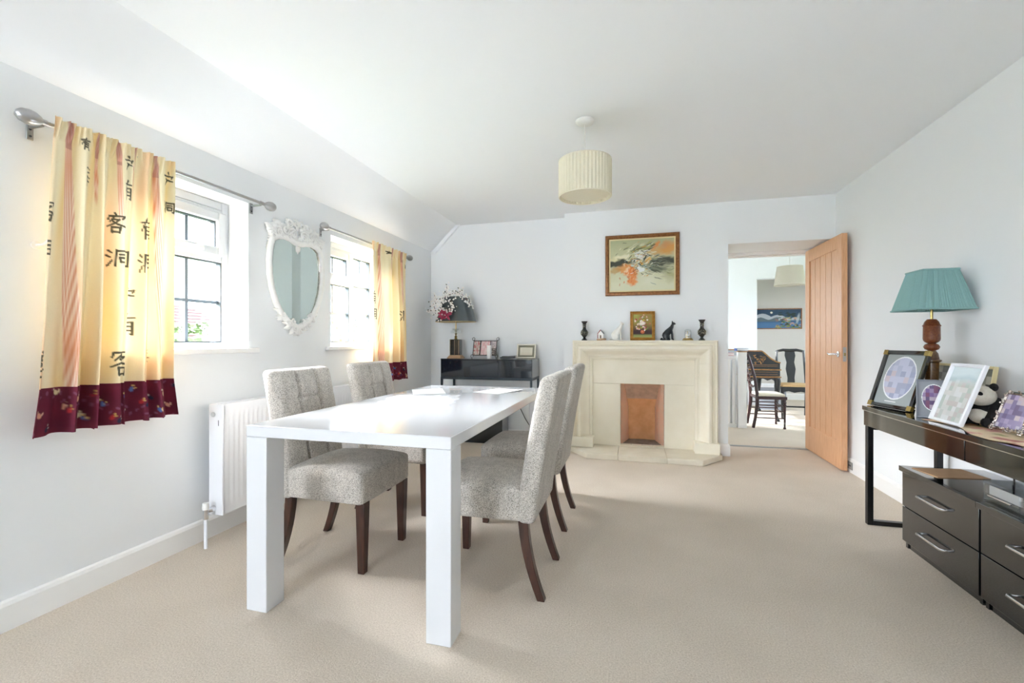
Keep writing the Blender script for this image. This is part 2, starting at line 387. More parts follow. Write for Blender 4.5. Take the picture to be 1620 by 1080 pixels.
# ================================================================== THE ROOM
struct('floor', MB().box(-2.62, 4.4, FW - 0.2, 9.9, -0.12, 0), 'carpet')
struct('ceiling', MB().box(-1.96, RW + 0.15, FW - 0.2, BW + 0.62, CH, CH + 0.12), 'ceiling_paint')
HC = 3.0
struct('ceiling_hall', MB().box(-0.1, 4.4, BW + 0.47, 9.9, HC, HC + 0.12), 'ceiling_paint')
sl = MB().prism([(LW, 2.14), (-1.96, CH), (-1.96, CH + 0.12), (LW - 0.3, CH + 0.12), (LW - 0.3, 2.14)], FW - 0.2, AW + 0.2, 'y')
struct('ceiling_slope', sl, 'ceiling_paint')
W1 = (1.42, 2.282, 1.035, 1.94); W2 = (3.066, 3.90, 1.035, 1.925)
struct('wall_left', solid([FW - 0.2, W1[0], W1[1], W2[0], W2[1], AW + 0.2], [-0.12, 1.035, 1.925, 1.94, 2.14], [W1, W2], LW - 0.3, LW, 'x'), 'wall_paint')
# back wall: alcove, chimney breast with the fireplace opening, deep doorway
struct('wall_back', MB().box(LW, -0.706, AW, AW + 0.2, 0, CH), 'wall_paint')
DX0, DX1, DH = 0.86, 1.735, 2.017
struct('wall_chimney', solid([-0.706, -0.137, 0.28, DX0, DX1, RW + 0.15], [0, 0.67, DH, CH], [(-0.137, 0.28, -0.1, 0.67), (DX0, DX1, -0.1, DH)], BW, BW + 0.62, 'y'), 'wall_paint')
struct('wall_right', MB().box(RW, RW + 0.15, FW - 0.2, BW, 0, CH), 'wall_paint')
GD = (-2.15, -1.2, 0.0, 2.14)
struct('wall_front', solid([LW, GD[0], GD[1], RW], [0, 2.14, CH], [GD], FW - 0.2, FW, 'y'), 'wall_paint')
# sloping strip in the corner of the alcove
struct('trim_1', MB().hexa([(LW + 0.005, AW - 0.035, 2.11), (LW + 0.065, AW - 0.035, 2.11), (LW + 0.065, AW + 0.01, 2.11), (LW + 0.005, AW + 0.01, 2.11)],
                           [(-1.985, AW - 0.035, CH), (-1.925, AW - 0.035, CH), (-1.925, AW + 0.01, CH), (-1.985, AW + 0.01, CH)]), 'ceiling_paint', bevel=0.006)
def skirting(name, pts):                                          # moulded board that follows a line of wall corners
    mb = MB(); prof = [(0, 0), (0.016, 0), (0.016, 0.095), (0.011, 0.108), (0.004, 0.115), (0, 0.115)]
    n = len(pts); vs_ = []
    for i, p in enumerate(pts):
        p = Vector(p); a = (p - Vector(pts[i - 1])).normalized() if i else None; b_ = (Vector(pts[i + 1]) - p).normalized() if i < n - 1 else None
        na = Vector((a.y, -a.x)) if a is not None else None; nb = Vector((b_.y, -b_.x)) if b_ is not None else None
        if na is None: o = nb
        elif nb is None: o = na
        else: o = (na + nb) / (1 + na.dot(nb))
        for t, z in prof: vs_.append((p.x + o.x * t, p.y + o.y * t, z))
    m = len(prof); fs = [tuple(range(m)), tuple(range((n - 1) * m, n * m))[::-1]]
    for i in range(n - 1):
        for j in range(m): k = (j + 1) % m; fs.append((i * m + j, i * m + k, (i + 1) * m + k, (i + 1) * m + j))
    mb.add(vs_, fs); return struct(name, mb, 'white_gloss_paint')
skirting('baseboard_left', [(LW, FW), (LW, AW)])
skirting('baseboard_back', [(LW + 0.016, AW), (-0.706, AW), (-0.706, BW), (-0.615, BW)])
skirting('baseboard_door', [(0.765, BW), (DX0, BW), (DX0, BW + 0.45)])
skirting('baseboard_right', [(RW, BW), (RW, FW)])
# door lining inside the deep opening
struct('trim_2', MB().box(DX0, DX0 + 0.03, BW + 0.46, BW + 0.62, 0, DH - 0.03).box(DX1 - 0.03, DX1, BW + 0.54, BW + 0.62, 0, DH - 0.03).box(DX0, DX1, BW + 0.50, BW + 0.62, DH - 0.03, DH)
       .box(DX0 + 0.03, DX1 - 0.03, BW + 0.56, BW + 0.58, DH - 0.045, DH - 0.03), 'white_gloss_paint', bevel=0.003)
struct('trim_3', MB().prism([(BW + 0.46, 0), (BW + 0.47, 0.007), (BW + 0.50, 0.007), (BW + 0.51, 0)], DX0 + 0.03, DX1, 'x'), 'satin_steel')

# ------------------------------------------------------------------ windows
def window(name, W, fan_right, px=-2.445):
    y0, y1, z0, z1 = W; t = thing(name, None, None, (px, y0, z0), kind='structure')
    wd, ht = y1 - y0, z1 - z0
    f = 0.062; D = 0.07                                          # local x runs outwards (negative), y along, z up
    def fr(a0, a1, b0, b1, x0, x1, th):                          # rectangular ring
        return [(x0, x1, a0, a0 + th, b0, b1), (x0, x1, a1 - th, a1, b0, b1), (x0, x1, a0 + th, a1 - th, b0, b0 + th), (x0, x1, a0 + th, a1 - th, b1 - th, b1)]
    mb = MB()
    for q in fr(0, wd, 0, ht, -D, 0, 0.05): mb.box(*q)
    mid = 0.489 if not fan_right else 0.365; HD = 0.085            # mullion place, depth of the head
    mb.box(-D, 0.004, 0.05, wd - 0.05, ht - HD, ht - 0.05)
    mb.box(-D, 0, mid - 0.03, mid + 0.03, 0.05, ht - HD)
    tz = 0.535                                                   # transom height
    a0, a1 = (mid + 0.03, wd - 0.05) if fan_right else (0.05, mid - 0.03)
    b0, b1 = (0.05, mid - 0.03) if fan_right else (mid + 0.03, wd - 0.05)
    mb.box(-D, 0, a0, a1, tz, tz + 0.05)
    mb.build('window_frame', 'upvc', t, bevel=0.006)
    # opening fanlight
    s = MB()
    for q in fr(a0 - 0.012, a1 + 0.012, tz + 0.036, ht - HD + 0.014, -0.03, 0.022, 0.052): s.box(*q)
    sash = s.build('sash', 'upvc', t, bevel=0.006)
    h = MB().rbox((0.034, (a0 + a1) / 2, tz + 0.063), (0.02, 0.12, 0.016), 0.007, (4, 8, 4)); h.rbox((0.028, (a0 + a1) / 2 + 0.045, tz + 0.063), (0.03, 0.03, 0.03), 0.008, (4, 4, 4))
    h.build('handle', 'white_resin', sash, smooth=60)
    def lights(c0, c1, d0, d1, nv, nh, par):
        MB().box(-0.035, -0.031, c0, c1, d0, d1).build('pane', 'window_glass', par, normals=True)
        g = MB()
        for q in fr(c0, c1, d0, d1, -0.04, -0.004, 0.006): g.box(*q)
        g.build('gasket', 'rubber', par)
        bars = []
        for i in range(1, nv): yy = c0 + (c1 - c0) * i / nv; MB().box(-0.043, -0.023, yy - 0.009, yy + 0.009, d0, d1).build('glazing_bar', 'glazing_bar', par)
        for i in range(1, nh): zz = d0 + (d1 - d0) * i / nh; MB().box(-0.0425, -0.0235, c0, c1, zz - 0.009, zz + 0.009).build('glazing_bar', 'glazing_bar', par)
    lights(a0 + 0.04, a1 - 0.04, tz + 0.088, ht - HD - 0.038, 2, 1, sash)
    lights(a0, a1, 0.05, tz, 2, 2, t)
    lights(b0, b1, 0.05, ht - HD, 2, 3, t)
    return t
window('window_1', W1, True)
window('window_2', W2, False)
for i, W in enumerate((W1, W2)):
    y0, y1, z0 = W[:3]; mb = MB().box(-2.45, LW + 0.001, y0 + 0.001, y1 - 0.001, z0 - 0.002, z0 + 0.016).box(LW, LW + 0.03, y0 - 0.06, y1 + 0.06, z0 - 0.014, z0 + 0.016)
    struct('trim_%d' % (4 + i), mb, 'white_gloss_paint', bevel=0.006)
# the glazed garden door behind the camera
gd = thing('window_3', None, None, (GD[0], FW - 0.12, 0), kind='structure')
gw = GD[1] - GD[0]; mb = MB().box(0, gw, -0.04, 0.04, 0, 0.06).box(0, gw, -0.04, 0.04, 2.08, 2.14)
for k in range(3): x = gw * k / 2; mb.box(max(0, x - 0.045), min(gw, x + 0.045), -0.04, 0.04, 0.06, 2.08)
mb.build('window_frame', 'upvc', gd, bevel=0.005)
for k in range(2): MB().box(gw * k / 2 + 0.045, gw * (k + 1) / 2 - 0.045, -0.003, 0.003, 0.06, 2.08).build('pane', 'window_glass', gd)

# ------------------------------------------------------------------ oak door, wide open against the right wall
def oak_door():
    t = thing('door_1', 'oak door with vertical planks standing open beside the doorway', 'door', (1.672, 4.395, 0.012), kind='structure')
    L, Hh, T = 0.838, 1.985, 0.044                               # runs along +y from the free edge, thickness along +x
    st = 0.105
    for a in (0, L - st): MB().box(0, T, a, a + st, 0, Hh).build('stile', 'oak', t, bevel=0.002)
    MB().box(0.0005, T - 0.0005, st, L - st, Hh - 0.115, Hh).build('rail', 'oak', t, bevel=0.002)
    MB().box(0.0005, T - 0.0005, st, L - st, 0, 0.235).build('rail', 'oak', t, bevel=0.002)
    n = 5; pw = (L - 2 * st) / n
    for k in range(n):
        MB().box(0.010, T - 0.010, st + pw * k + 0.003, st + pw * (k + 1) - 0.003, 0.23, Hh - 0.11).build('plank', 'oak', t, bevel=0.003)
    MB().box(0.017, T - 0.017, st, L - st, 0.23, Hh - 0.11).build('core', 'oak_edge', t)
    lz, ly = 0.97, 0.058
    for sd in (-1, 1):
        x0 = 0 if sd < 0 else T
        h = MB().lathe([(0, 0), (0.026, 0), (0.026, 0.006), (0.02, 0.010), (0.0, 0.010)], 20)
        h.xf(lambda x, y, z: (x0 + sd * z, ly + x, lz + y)); k = len(h.v)
        e = 0.047 if sd < 0 else 0.016                             # the lever on the wall side is squeezed close
        h.tube([(x0 + sd * 0.006, ly, lz), (x0 + sd * e * 0.8, ly, lz), (x0 + sd * e, ly + 0.012, lz), (x0 + sd * e, ly + 0.06, lz - 0.003), (x0 + sd * e * 0.95, ly + 0.095, lz + 0.004), (x0 + sd * e * 0.8, ly + 0.12, lz + 0.008)], [0.010, 0.010, 0.010, 0.009, 0.008, 0.006], 10)
        h.build('handle', 'chrome', t, smooth=50)
    MB().box(T * 0.22, T * 0.78, -0.0018, 0.0, lz - 0.06, lz + 0.06).build('latch_plate', 'satin_steel', t)
    MB().prism([(T * 0.36, 0), (T * 0.64, 0), (T * 0.64, -0.006), (T * 0.36, -0.011)], lz - 0.012, lz + 0.012, 'z').build('latch', 'brass', t)
    for hz in (0.2, 1.0, 1.78): MB().lathe([(0.006, 0), (0.006, 0.09)], 10, (T + 0.004, L + 0.004, hz)).build('hinge', 'satin_steel', t)
oak_door()

# ------------------------------------------------------------------ the landing beyond the doorway
struct('wall_hall_near', MB().box(RW + 0.15, 4.4, BW + 0.47, BW + 0.62, 0, HC).box(-0.1, DX0, BW + 0.621, BW + 0.64, 0, HC).box(DX0, RW + 0.15, BW + 0.621, BW + 0.64, DH, HC), 'wall_paint')
struct('wall_hall_left', solid([BW + 0.64, 6.7, 7.3, 8.6], [0, 1.15, 1.95, HC], [(6.7, 7.3, 1.15, 1.95)], 0.0, 0.15, 'x'), 'wall_paint')
struct('wall_hall_back', MB().box(0.0, 2.02, 8.6, 9.75, 0, HC).box(2.02, 4.25, 8.6, 8.75, 2.16, HC), 'wall_paint')
struct('wall_stair', MB().box(0.15, 1.262, 6.40, 6.48, 0, 0.88), 'wall_paint')
struct('wall_hall_far', MB().box(2.02, 4.4, 9.6, 9.75, 0, HC), 'hall_paint')
struct('wall_hall_right', solid([BW + 0.62, 6.55, 7.45, 9.6], [0, 1.0, 1.9, HC], [(6.55, 7.45, 1.0, 1.9)], 4.25, 4.4, 'x'), 'wall_paint')
skirting('baseboard_hall', [(2.02, 9.6), (4.25, 9.6)])

# ------------------------------------------------------------------ outside
struct('ground_lawn', MB().box(-60, -2.62, -20, 70, -0.3, -0.2), 'lawn')
struct('ground_bounce', MB().box(-8, 8, -16, FW - 0.2, -0.3, -0.13), 'bounce_paving')  # unseen terrace added, kept pale to bounce daylight up to the ceiling
struct('ground_side', MB().box(4.4, 30, -16, 40, -0.3, -0.2), 'lawn')
def house(name, label, x0, x1, y0, y1, eave, ridge, roofm, wallm, pitch_courses=16, hip=1.6):
    t = thing(name, label, 'house', ((x0 + x1) / 2, (y0 + y1) / 2, -0.2)); hw, hl = (x1 - x0) / 2, (y1 - y0) / 2
    MB().box(-hw + 0.3, hw - 0.3, -hl + 0.3, hl - 0.3, 0, eave + 0.2).build('wall', wallm, t)
    mb = MB(); n = pitch_courses
    for k in range(n):                                           # stepped courses of tiles, four hipped sides
        f0, f1 = k / n, (k + 1) / n
        def ring(f, dz): a = hw * (1 - f); b = hl - hip * f * hl / 2; return [(-a, -b, eave + 0.2 + (ridge - eave) * f + dz), (a, -b, eave + 0.2 + (ridge - eave) * f + dz), (a, b, eave + 0.2 + (ridge - eave) * f + dz), (-a, b, eave + 0.2 + (ridge - eave) * f + dz)]
        mb.hexa([(p[0], p[1], p[2]) for p in ring(f0, -0.02)], [(p[0], p[1], p[2]) for p in ring(f1, 0.0)])
        r0 = ring(f0, 0.04); r1 = ring(f1, 0.005); o = len(mb.v); mb.v += r0 + r1; b_ = ring(f0, -0.02); mb.v += b_
        for i in range(4): j = (i + 1) % 4; mb.f += [(o + i, o + j, o + 4 + j, o + 4 + i), (o + 8 + i, o + 8 + j, o + j, o + i)]
    mb.build('roof', roofm, t, normals=False)
    c = MB().box(-0.35, 0.35, -0.3 + hl * 0.3, 0.3 + hl * 0.3, ridge - 0.6, ridge + 1.0); c.build('chimney', wallm, t, bevel=0.02)
    return t
house('bungalow', 'bungalow with red tiled hipped roof behind the hedge', -20.5, -13.2, 5.0, 14.6, 1.25, 3.1, 'roof_tile', 'far_brick')
house('far_house', 'distant house with grey slate roof beyond the trees', -26, -17, 22, 32, 2.2, 4.2, 'far_slate', 'render_cream')
rnd = random.Random(5)
def leaves(mb, pick, n, size):
    for _ in range(n):
        p, nrm = pick(); p = Vector(p)
        a = Vector((rnd.uniform(-1, 1), rnd.uniform(-1, 1), rnd.uniform(-1, 1))).normalized(); b_ = (Vector(nrm) + a * 0.9).normalized(); u = b_.orthogonal().normalized()
        q = Matrix.Rotation(rnd.uniform(0, 6.3), 3, b_); u = q @ u; v = b_.cross(u); s_ = size * rnd.uniform(0.6, 1.3)
        mb.add([p - u * s_, p + v * s_ * 0.5, p + u * s_, p - v * s_ * 0.5], [(0, 1, 2, 3)])
def hedge():
    t = thing('garden_hedge', 'clipped green hedge outside the window beneath the red roof', 'hedge', (-7.2, 6.2, -0.2))
    MB().rbox((0, 0, 0.7), (0.7, 6.6, 1.4), 0.25, (8, 60, 14), lambda x, y, z: (x + 0.05 * math.sin(9 * y + 7 * z), y, z + 0.04 * math.sin(6 * y + x * 9))).build('core', 'hedge_leaf', t, smooth=60)
    mb = MB()
    def pick():
        f = rnd.random(); y = rnd.uniform(-3.4, 3.4)
        if f < 0.7: return (0.4 + rnd.uniform(-0.04, 0.07), y, rnd.uniform(0.1, 1.55)), (1, 0, 0.2)
        return (rnd.uniform(-0.4, 0.4), y, 1.48 + rnd.uniform(-0.05, 0.12)), (0.2, 0, 1)
    leaves(mb, pick, 5200, 0.05); tag(mb.build('foliage', 'hedge_leaf', t, normals=False), kind='stuff')
hedge()
def tree(name, label, loc, h, r, sx=1.0):
    t = thing(name, label, 'tree', loc, group='trees outside the window')
    pts = [(0, 0, 0), (0.05, 0.03, h * 0.3), (-0.03, 0.06, h * 0.55), (0, 0, h * 0.8)]
    mb = MB().tube(pts, [0.16, 0.12, 0.08, 0.03], 8)
    for k in range(7):
        a = k * 2.4; z = h * (0.35 + 0.06 * k); mb.tube([(0, 0, z), (r * 0.45 * math.cos(a), r * 0.45 * math.sin(a), z + r * 0.35), (r * 0.8 * math.cos(a), r * 0.8 * math.sin(a), z + r * 0.55)], [0.06, 0.035, 0.01], 6)
    mb.build('trunk', 'bark', t, smooth=60)
    c = MB(); blobs = [(rnd.uniform(-0.6, 0.6) * r, rnd.uniform(-0.6, 0.6) * r, h * 0.62 + rnd.uniform(-0.7, 0.7) * r, r * rnd.uniform(0.35, 0.6)) for _ in range(14)]
    def pick():
        b_ = rnd.choice(blobs); d = Vector((rnd.gauss(0, 1), rnd.gauss(0, 1), rnd.gauss(0, 1))).normalized(); k = b_[3] * rnd.uniform(0.75, 1.05)
        return (b_[0] + d.x * k, b_[1] + d.y * k * sx, b_[2] + d.z * k), d
    leaves(c, pick, 5200, 0.075); tag(c.build('crown', 'tree_leaf', t, normals=False), kind='stuff')
tree('garden_tree', 'leafy tree outside the panes below the fanlight, just beyond the mirror', (-10.5, 14.2, -0.2), 2.0, 1.0)
tree('garden_tree', 'taller leafy tree outside the tall panes next to the second curtain', (-12.5, 19.6, -0.2), 2.5, 1.15)

# ------------------------------------------------------------------ dining table
def dining_table():
    t = thing('dining_table', 'white high-gloss dining table with square legs', 'table', (-1.0775, 2.3875, 0))
    hx, hy = 0.4475, 0.8825
    MB().box(-hx, hx, -hy, hy, 0.704, 0.75).build('tabletop', 'white_lacquer', t, bevel=0.003)
    for sx in (-1, 1):
        for sy in (-1, 1):
            a, b_ = sx * hx, sy * hy
            MB().box(min(a, a - sx * 0.098), max(a, a - sx * 0.098), min(b_, b_ - sy * 0.098), max(b_, b_ - sy * 0.098), 0, 0.7035).xf(lambda x, y, z: (x * 0.9985, y * 0.9993, z)).build('leg', 'white_lacquer', t, bevel=0.003)
dining_table()
# thin crumpled sheets lying on the table
def sheet(name, label, cx, cy, a, wd, dp, mat_, amp, seed, z0=0.7506):
    q = random.Random(seed); ph = [q.uniform(0, 6) for _ in range(6)]
    mb = MB()
    def fn(u, v):
        x = (u - 0.5) * wd; y = (v - 0.5) * dp
        h = amp * (0.5 + 0.25 * math.sin(38 * y + 3 * math.sin(6 * x + ph[0]) + ph[1]) + 0.25 * math.sin(61 * y + 9 * x + ph[2]))
        e = min(u, 1 - u, v, 1 - v); h *= min(1, e * 9) * (0.6 + 0.4 * math.sin(5 * x + ph[3]))
        wob = 1 + 0.06 * math.sin(9 * math.atan2(y, x) + ph[4])
        return (x * wob, y * wob, max(0, h))
    mb.grid(50, 60, fn); n = len(mb.v); vs_ = [(x, y, z + 0.0012) for x, y, z in mb.v]; mb.add(vs_, [tuple(reversed(f)) for f in mb.f])
    o = mb.build(name, mat_, smooth=70, loc=(cx, cy, z0), rot=(0, 0, a)); return tag(o, label, 'sheet')
sheet('plastic_sheet', 'crumpled clear plastic sheet lying across the white dining table', -1.19, 2.36, 0.25, 0.42, 0.62, 'plastic_film', 0.016, 3)
def paper(label, cx, cy, a, w_, h_, z0):
    o = MB().grid(8, 10, lambda u, v: ((u - 0.5) * w_, (v - 0.5) * h_, 0.004 * (u * v) ** 2)); n = len(o.v)
    o.add([(x, y, z + 0.0009) for x, y, z in o.v], [tuple(reversed(f)) for f in o.f])
    return tag(o.build('paper_sheet', 'paper_white', smooth=60, loc=(cx, cy, z0), rot=(0, 0, a)), label, 'paper', 'papers on the dining table')
paper('white paper sheet on the dining table close to its window side', -1.35, 2.83, 0.5, 0.21, 0.297, 0.7508)
paper('white paper sheet on the dining table middle, towards its far end', -0.90, 2.98, -0.35, 0.21, 0.297, 0.7508)

# ------------------------------------------------------------------ dining chairs: local +x is the front, 0 at the foot of the backrest
def dining_chair():
    t = thing('dining_chair', 'x', 'chair', group='tweed dining chairs around the white table')
    def seat(x, y, z):                                            # domed top, slightly tapered sides
        u = x / 0.22; v = y / 0.225
        if z > 0: z += 0.034 * max(0, 1 - u * u * 0.95) ** 0.7 * max(0, 1 - v * v) ** 0.5
        return (x, y * (1 + 0.03 * u), z)
    MB().rbox((0.2595, 0, 0.398), (0.435, 0.45, 0.145), 0.022, (18, 18, 8), seat).build('seat', 'tweed', t, smooth=60)
    W_, Hh, T = 0.45, 0.625, 0.075
    def back(x, y, z):                                            # tufted front, rolled top leaning backwards
        v = (z + Hh / 2) / Hh
        if x > 0:
            g = 0
            for c0 in (-0.075, 0.075): g += math.exp(-((y - c0) / 0.007) ** 2)
            for c0 in (0.0, 0.165): g += 0.22 * math.exp(-((z - c0) / 0.0065) ** 2) if abs(y) < 0.215 else 0
            for c0 in (-0.075, 0.075):
                for c1 in (0.0, 0.165): g += 1.1 * math.exp(-((y - c0) ** 2 + (z - c1) ** 2) / 0.014 ** 2)
            k = max(0, 1 - (abs(y) / 0.225) ** 6) * max(0, 1 - (abs(z) / (Hh / 2)) ** 8)
            x += k * (0.018 - 0.024 * min(g, 1.5))
        lean = -0.105 * v ** 1.25
        return (x + lean, y * (1 - 0.02 * v), z)
    MB().rbox((T / 2 - 0.002, 0, 0.322 + Hh / 2), (T, W_, Hh), 0.026, (6, 108, 110), back).build('backrest', 'tweed', t, smooth=70)
    for sy in (-1, 1):
        f = MB(); x, y = 0.452, sy * 0.187
        f.hexa([(x - 0.017, y - 0.017, 0), (x + 0.017, y - 0.017, 0), (x + 0.017, y + 0.017, 0), (x - 0.017, y + 0.017, 0)], [(x - 0.024, y - 0.024, 0.335), (x + 0.024, y - 0.024, 0.335), (x + 0.024, y + 0.024, 0.335), (x - 0.024, y + 0.024, 0.335)])
        f.build('leg', 'chair_leg_wood', t, bevel=0.003)
        r = MB(); sec = []
        for k in range(9):                                        # rear leg sweeps backwards to the floor
            v = k / 8; z = 0.36 * v; xx = 0.052 - 0.078 * (1 - v) ** 1.9; h = 0.016 + 0.006 * v; sec.append((xx, z, h))
        vs_ = []; fs = []
        for xx, z, h in sec: vs_ += [(xx - h, y - 0.019, z), (xx + h, y - 0.019, z), (xx + h, y + 0.019, z), (xx - h, y + 0.019, z)]
        for k in range(8):
            for j in range(4): l = (j + 1) % 4; fs.append((4 * k + j, 4 * k + l, 4 * k + 4 + l, 4 * k + 4 + j))
        fs += [(3, 2, 1, 0), (32, 33, 34, 35)]; r.add(vs_, fs); r.build('leg', 'chair_leg_wood', t, smooth=40, bevel=0.003)
    return t
ch = dining_chair()
for i, (x, y, a, lab) in enumerate([(-1.690, 2.075, 0, 'grey tweed dining chair on the window side, nearer the camera, in front of the radiator'),
                                    (-1.722, 2.80, 0, 'grey tweed dining chair on the window side, next to the far curtain'),
                                    (-0.405, 2.075, PI, 'beige tweed dining chair on the open carpet side, nearer the camera'),
                                    (-0.415, 2.80, PI, 'beige tweed dining chair on the fireplace side, seen behind another chair back')]):
    o = ch if i == 0 else copy_tree(ch)
    o.location = (x, y, 0); o.rotation_euler = (0, 0, a); o['label'] = lab

# ------------------------------------------------------------------ radiator
def radiator():
    y0, y1, z0, z1, xb, xf_ = 1.945, 3.26, 0.165, 0.748, -2.22, -2.128
    t = thing('radiator', 'white panel radiator on the wall behind the tweed chairs', 'radiator', (xb, y0, 0))
    D = xf_ - xb; Ln = y1 - y0; mb = MB(); n = int(Ln / 0.0333)
    def panel(xf2, sg):
        m = MB(); ys = []
        for k in range(n * 4 + 1):
            ys.append(0.02 + (Ln - 0.04) * k / (n * 4))
        zz = [z0, z0 + 0.03, z0 + 0.055, z0 + 0.07, z1 - 0.07, z1 - 0.055, z1 - 0.03, z1]
        amp = [0, 0, 0.3, 1, 1, 0.3, 0, 0]
        def fn(u, v):
            i = round(u * (len(ys) - 1)); j = round(v * 7)
            return (xf2 + sg * (-0.006 * amp[j] * (1, 0.5, 0, 0.5)[i % 4]), ys[i], zz[j])
        m.grid(len(ys), 8, fn); return m
    f = panel(D, 1); f.box(D - 0.02, D - 0.0065, 0.02, Ln - 0.02, z0, z1); f.build('front_panel', 'white_satin', t, smooth=50)
    MB().box(0, 0.016, 0.02, Ln - 0.02, z0, z1).build('back_panel', 'white_satin', t, bevel=0.004)
    for a in (0, Ln - 0.012): MB().box(0.002, D + 0.002, a, a + 0.012, z0 - 0.006, z1 + 0.004).build('side_cover', 'white_satin', t, bevel=0.003)
    g = MB().box(0.004, 0.016, 0.012, Ln - 0.012, z1 - 0.004, z1 + 0.004).box(D - 0.014, D - 0.002, 0.012, Ln - 0.012, z1 - 0.004, z1 + 0.004)
    k = 0.02
    while k < Ln - 0.03: g.box(0.016, D - 0.014, k, k + 0.008, z1 - 0.003, z1 + 0.002); k += 0.022
    g.build('top_grille', 'white_satin', t)
    pl = MB().lathe([(0, 0), (0.013, 0), (0.013, 0.006), (0.006, 0.008), (0.0, 0.008)], 12); pl.xf(lambda x, y, z: (D * 0.38 + x, -z, z1 - 0.05 + y)); pl.build('bleed_plug', 'chrome', t, smooth=40)
    MB().box(D * 0.72, D * 0.75, -0.0012, 0.0, z1 - 0.11, z1 - 0.08).build('bracket_slot', 'rubber', t)
    v = MB().tube([(D * 0.42, -0.001, z0 + 0.03), (D * 0.42, -0.045, z0 + 0.03)], [0.016, 0.012], 12); v.tube([(D * 0.42, -0.05, z0 - 0.01), (D * 0.42, -0.05, z0 + 0.045)], 0.013, 12); v.build('valve', 'chrome', t, smooth=40)
    MB().lathe([(0.015, 0), (0.017, 0.01), (0.015, 0.035), (0.0, 0.036)], 14, (D * 0.42, -0.05, z0 + 0.04)).build('valve_cap', 'white_resin', t, smooth=40)
    MB().tube([(D * 0.42, -0.05, 0.0), (D * 0.42, -0.05, z0 - 0.008)], 0.0085, 10).build('pipe', 'white_satin', t, smooth=40)
    for yy in (0.25, Ln - 0.25): MB().box(xb * 0 - 0.072, 0.0, yy - 0.02, yy + 0.02, z0 + 0.06, z1 - 0.06).build('bracket', 'white_satin', t)
radiator()

# ------------------------------------------------------------------ curtain rods
def curtain_rod(label, y0, y1, z, brackets):
    t = thing('curtain_rod', label, 'curtain rod', (LW + 0.08, (y0 + y1) / 2, z), group='curtain rods over the windows'); h = (y1 - y0) / 2
    MB().tube([(0, -h + 0.03, 0), (0, h - 0.03, 0)], 0.0085, 12).build('rod', 'satin_steel', t, smooth=40)
    for s_ in (-1, 1):
        f = MB().lathe([(0.0, -0.046), (0.012, -0.042), (0.024, -0.028), (0.029, -0.008), (0.027, 0.010), (0.018, 0.028), (0.010, 0.036), (0.0095, 0.060), (0.0, 0.060)], 20)
        f.xf(lambda x, y, zz: (x, s_ * (h + 0.0) - s_ * zz, y)); f.build('finial', 'satin_steel', t, smooth=60)
    for yb in brackets:
        b = MB().tube([(-0.078, yb - (y0 + y1) / 2, -0.012), (-0.004, yb - (y0 + y1) / 2, -0.012)], 0.006, 8); b.tube([(0.0, yb - (y0 + y1) / 2 - 0.009, 0), (0.0, yb - (y0 + y1) / 2 + 0.009, 0)], 0.0115, 12)
        br = b.build('bracket', 'satin_steel', t, smooth=40)
        MB().box(-0.08, -0.074, yb - (y0 + y1) / 2 - 0.011, yb - (y0 + y1) / 2 + 0.011, -0.06, 0.005).build('plate', 'satin_steel', br, bevel=0.002)
        for dz in (-0.045, -0.018): MB().lathe([(0.0045, 0), (0.0045, 0.002), (0, 0.002)], 8).xf(lambda x, y, zz: (-0.074 + zz, yb - (y0 + y1) / 2 + x, dz + y)).build('screw', 'rubber', br)
curtain_rod('satin steel curtain rod above the window behind the near curtain', 1.192, 2.368, 1.940, (1.232, 2.30))
curtain_rod('satin steel curtain rod above the window beyond the mirror', 2.894, 4.208, 1.942, (2.945, 4.16))
hk = thing('tieback_hook', 'small white curtain tieback hook on the wall beside the near curtain', 'hook', (LW, 1.253, 1.472))
MB().lathe([(0.0, 0), (0.017, 0), (0.016, 0.005), (0.0, 0.008)], 14).xf(lambda x, y, z: (z, x, y)).build('plate', 'white_resin', hk, smooth=50)
MB().tube([(0.004, 0, 0), (0.035, 0, 0), (0.05, 0.004, 0.008), (0.054, 0.012, 0.022)], [0.006, 0.005, 0.005, 0.006], 8).build('peg', 'white_resin', hk, smooth=50)

# ------------------------------------------------------------------ printed curtains
GUEST = [[(.48, 1), (.55, .9)], [(.12, .68), (.16, .84), (.92, .86), (.82, .72)], [(.42, .78), (.2, .55)], [(.38, .68), (.68, .68), (.5, .5), (.1, .32)], [(.36, .6), (.6, .45), (.99, .32)], [(.32, .3), (.35, .0)], [(.32, .28), (.74, .28), (.69, .0)], [(.35, .05), (.69, .05)]]
CAVE = [[(.06, .88), (.2, .76)], [(.0, .62), (.14, .52)], [(.04, .05), (.22, .36)], [(.36, .9), (.33, .05)], [(.36, .87), (.94, .9), (.92, .1), (.78, .12)], [(.48, .68), (.78, .69)], [(.48, .52), (.51, .26)], [(.48, .5), (.77, .51), (.74, .26)], [(.51, .28), (.74, .28)]]
HAVE = [[(.03, .78), (.97, .8)], [(.52, 1), (.08, .4)], [(.36, .6), (.36, 0)], [(.36, .58), (.82, .6), (.82, .02), (.7, .06)], [(.38, .4), (.8, .4)], [(.38, .22), (.8, .22)]]
THREE = [[(.0, 1), (.95, .98)], [(.1, .74), (.9, .8)], [(.1, .55), (.1, 0)], [(.1, .52), (1, .5)], [(.1, .28), (.9, .28)]]
ROOF = [[(.48, 1), (.55, .9)], [(.0, .68), (.9, .78), (.8, .6)], [(.3, .5), (.9, .4)], [(.5, .4), (.2, .0)]]
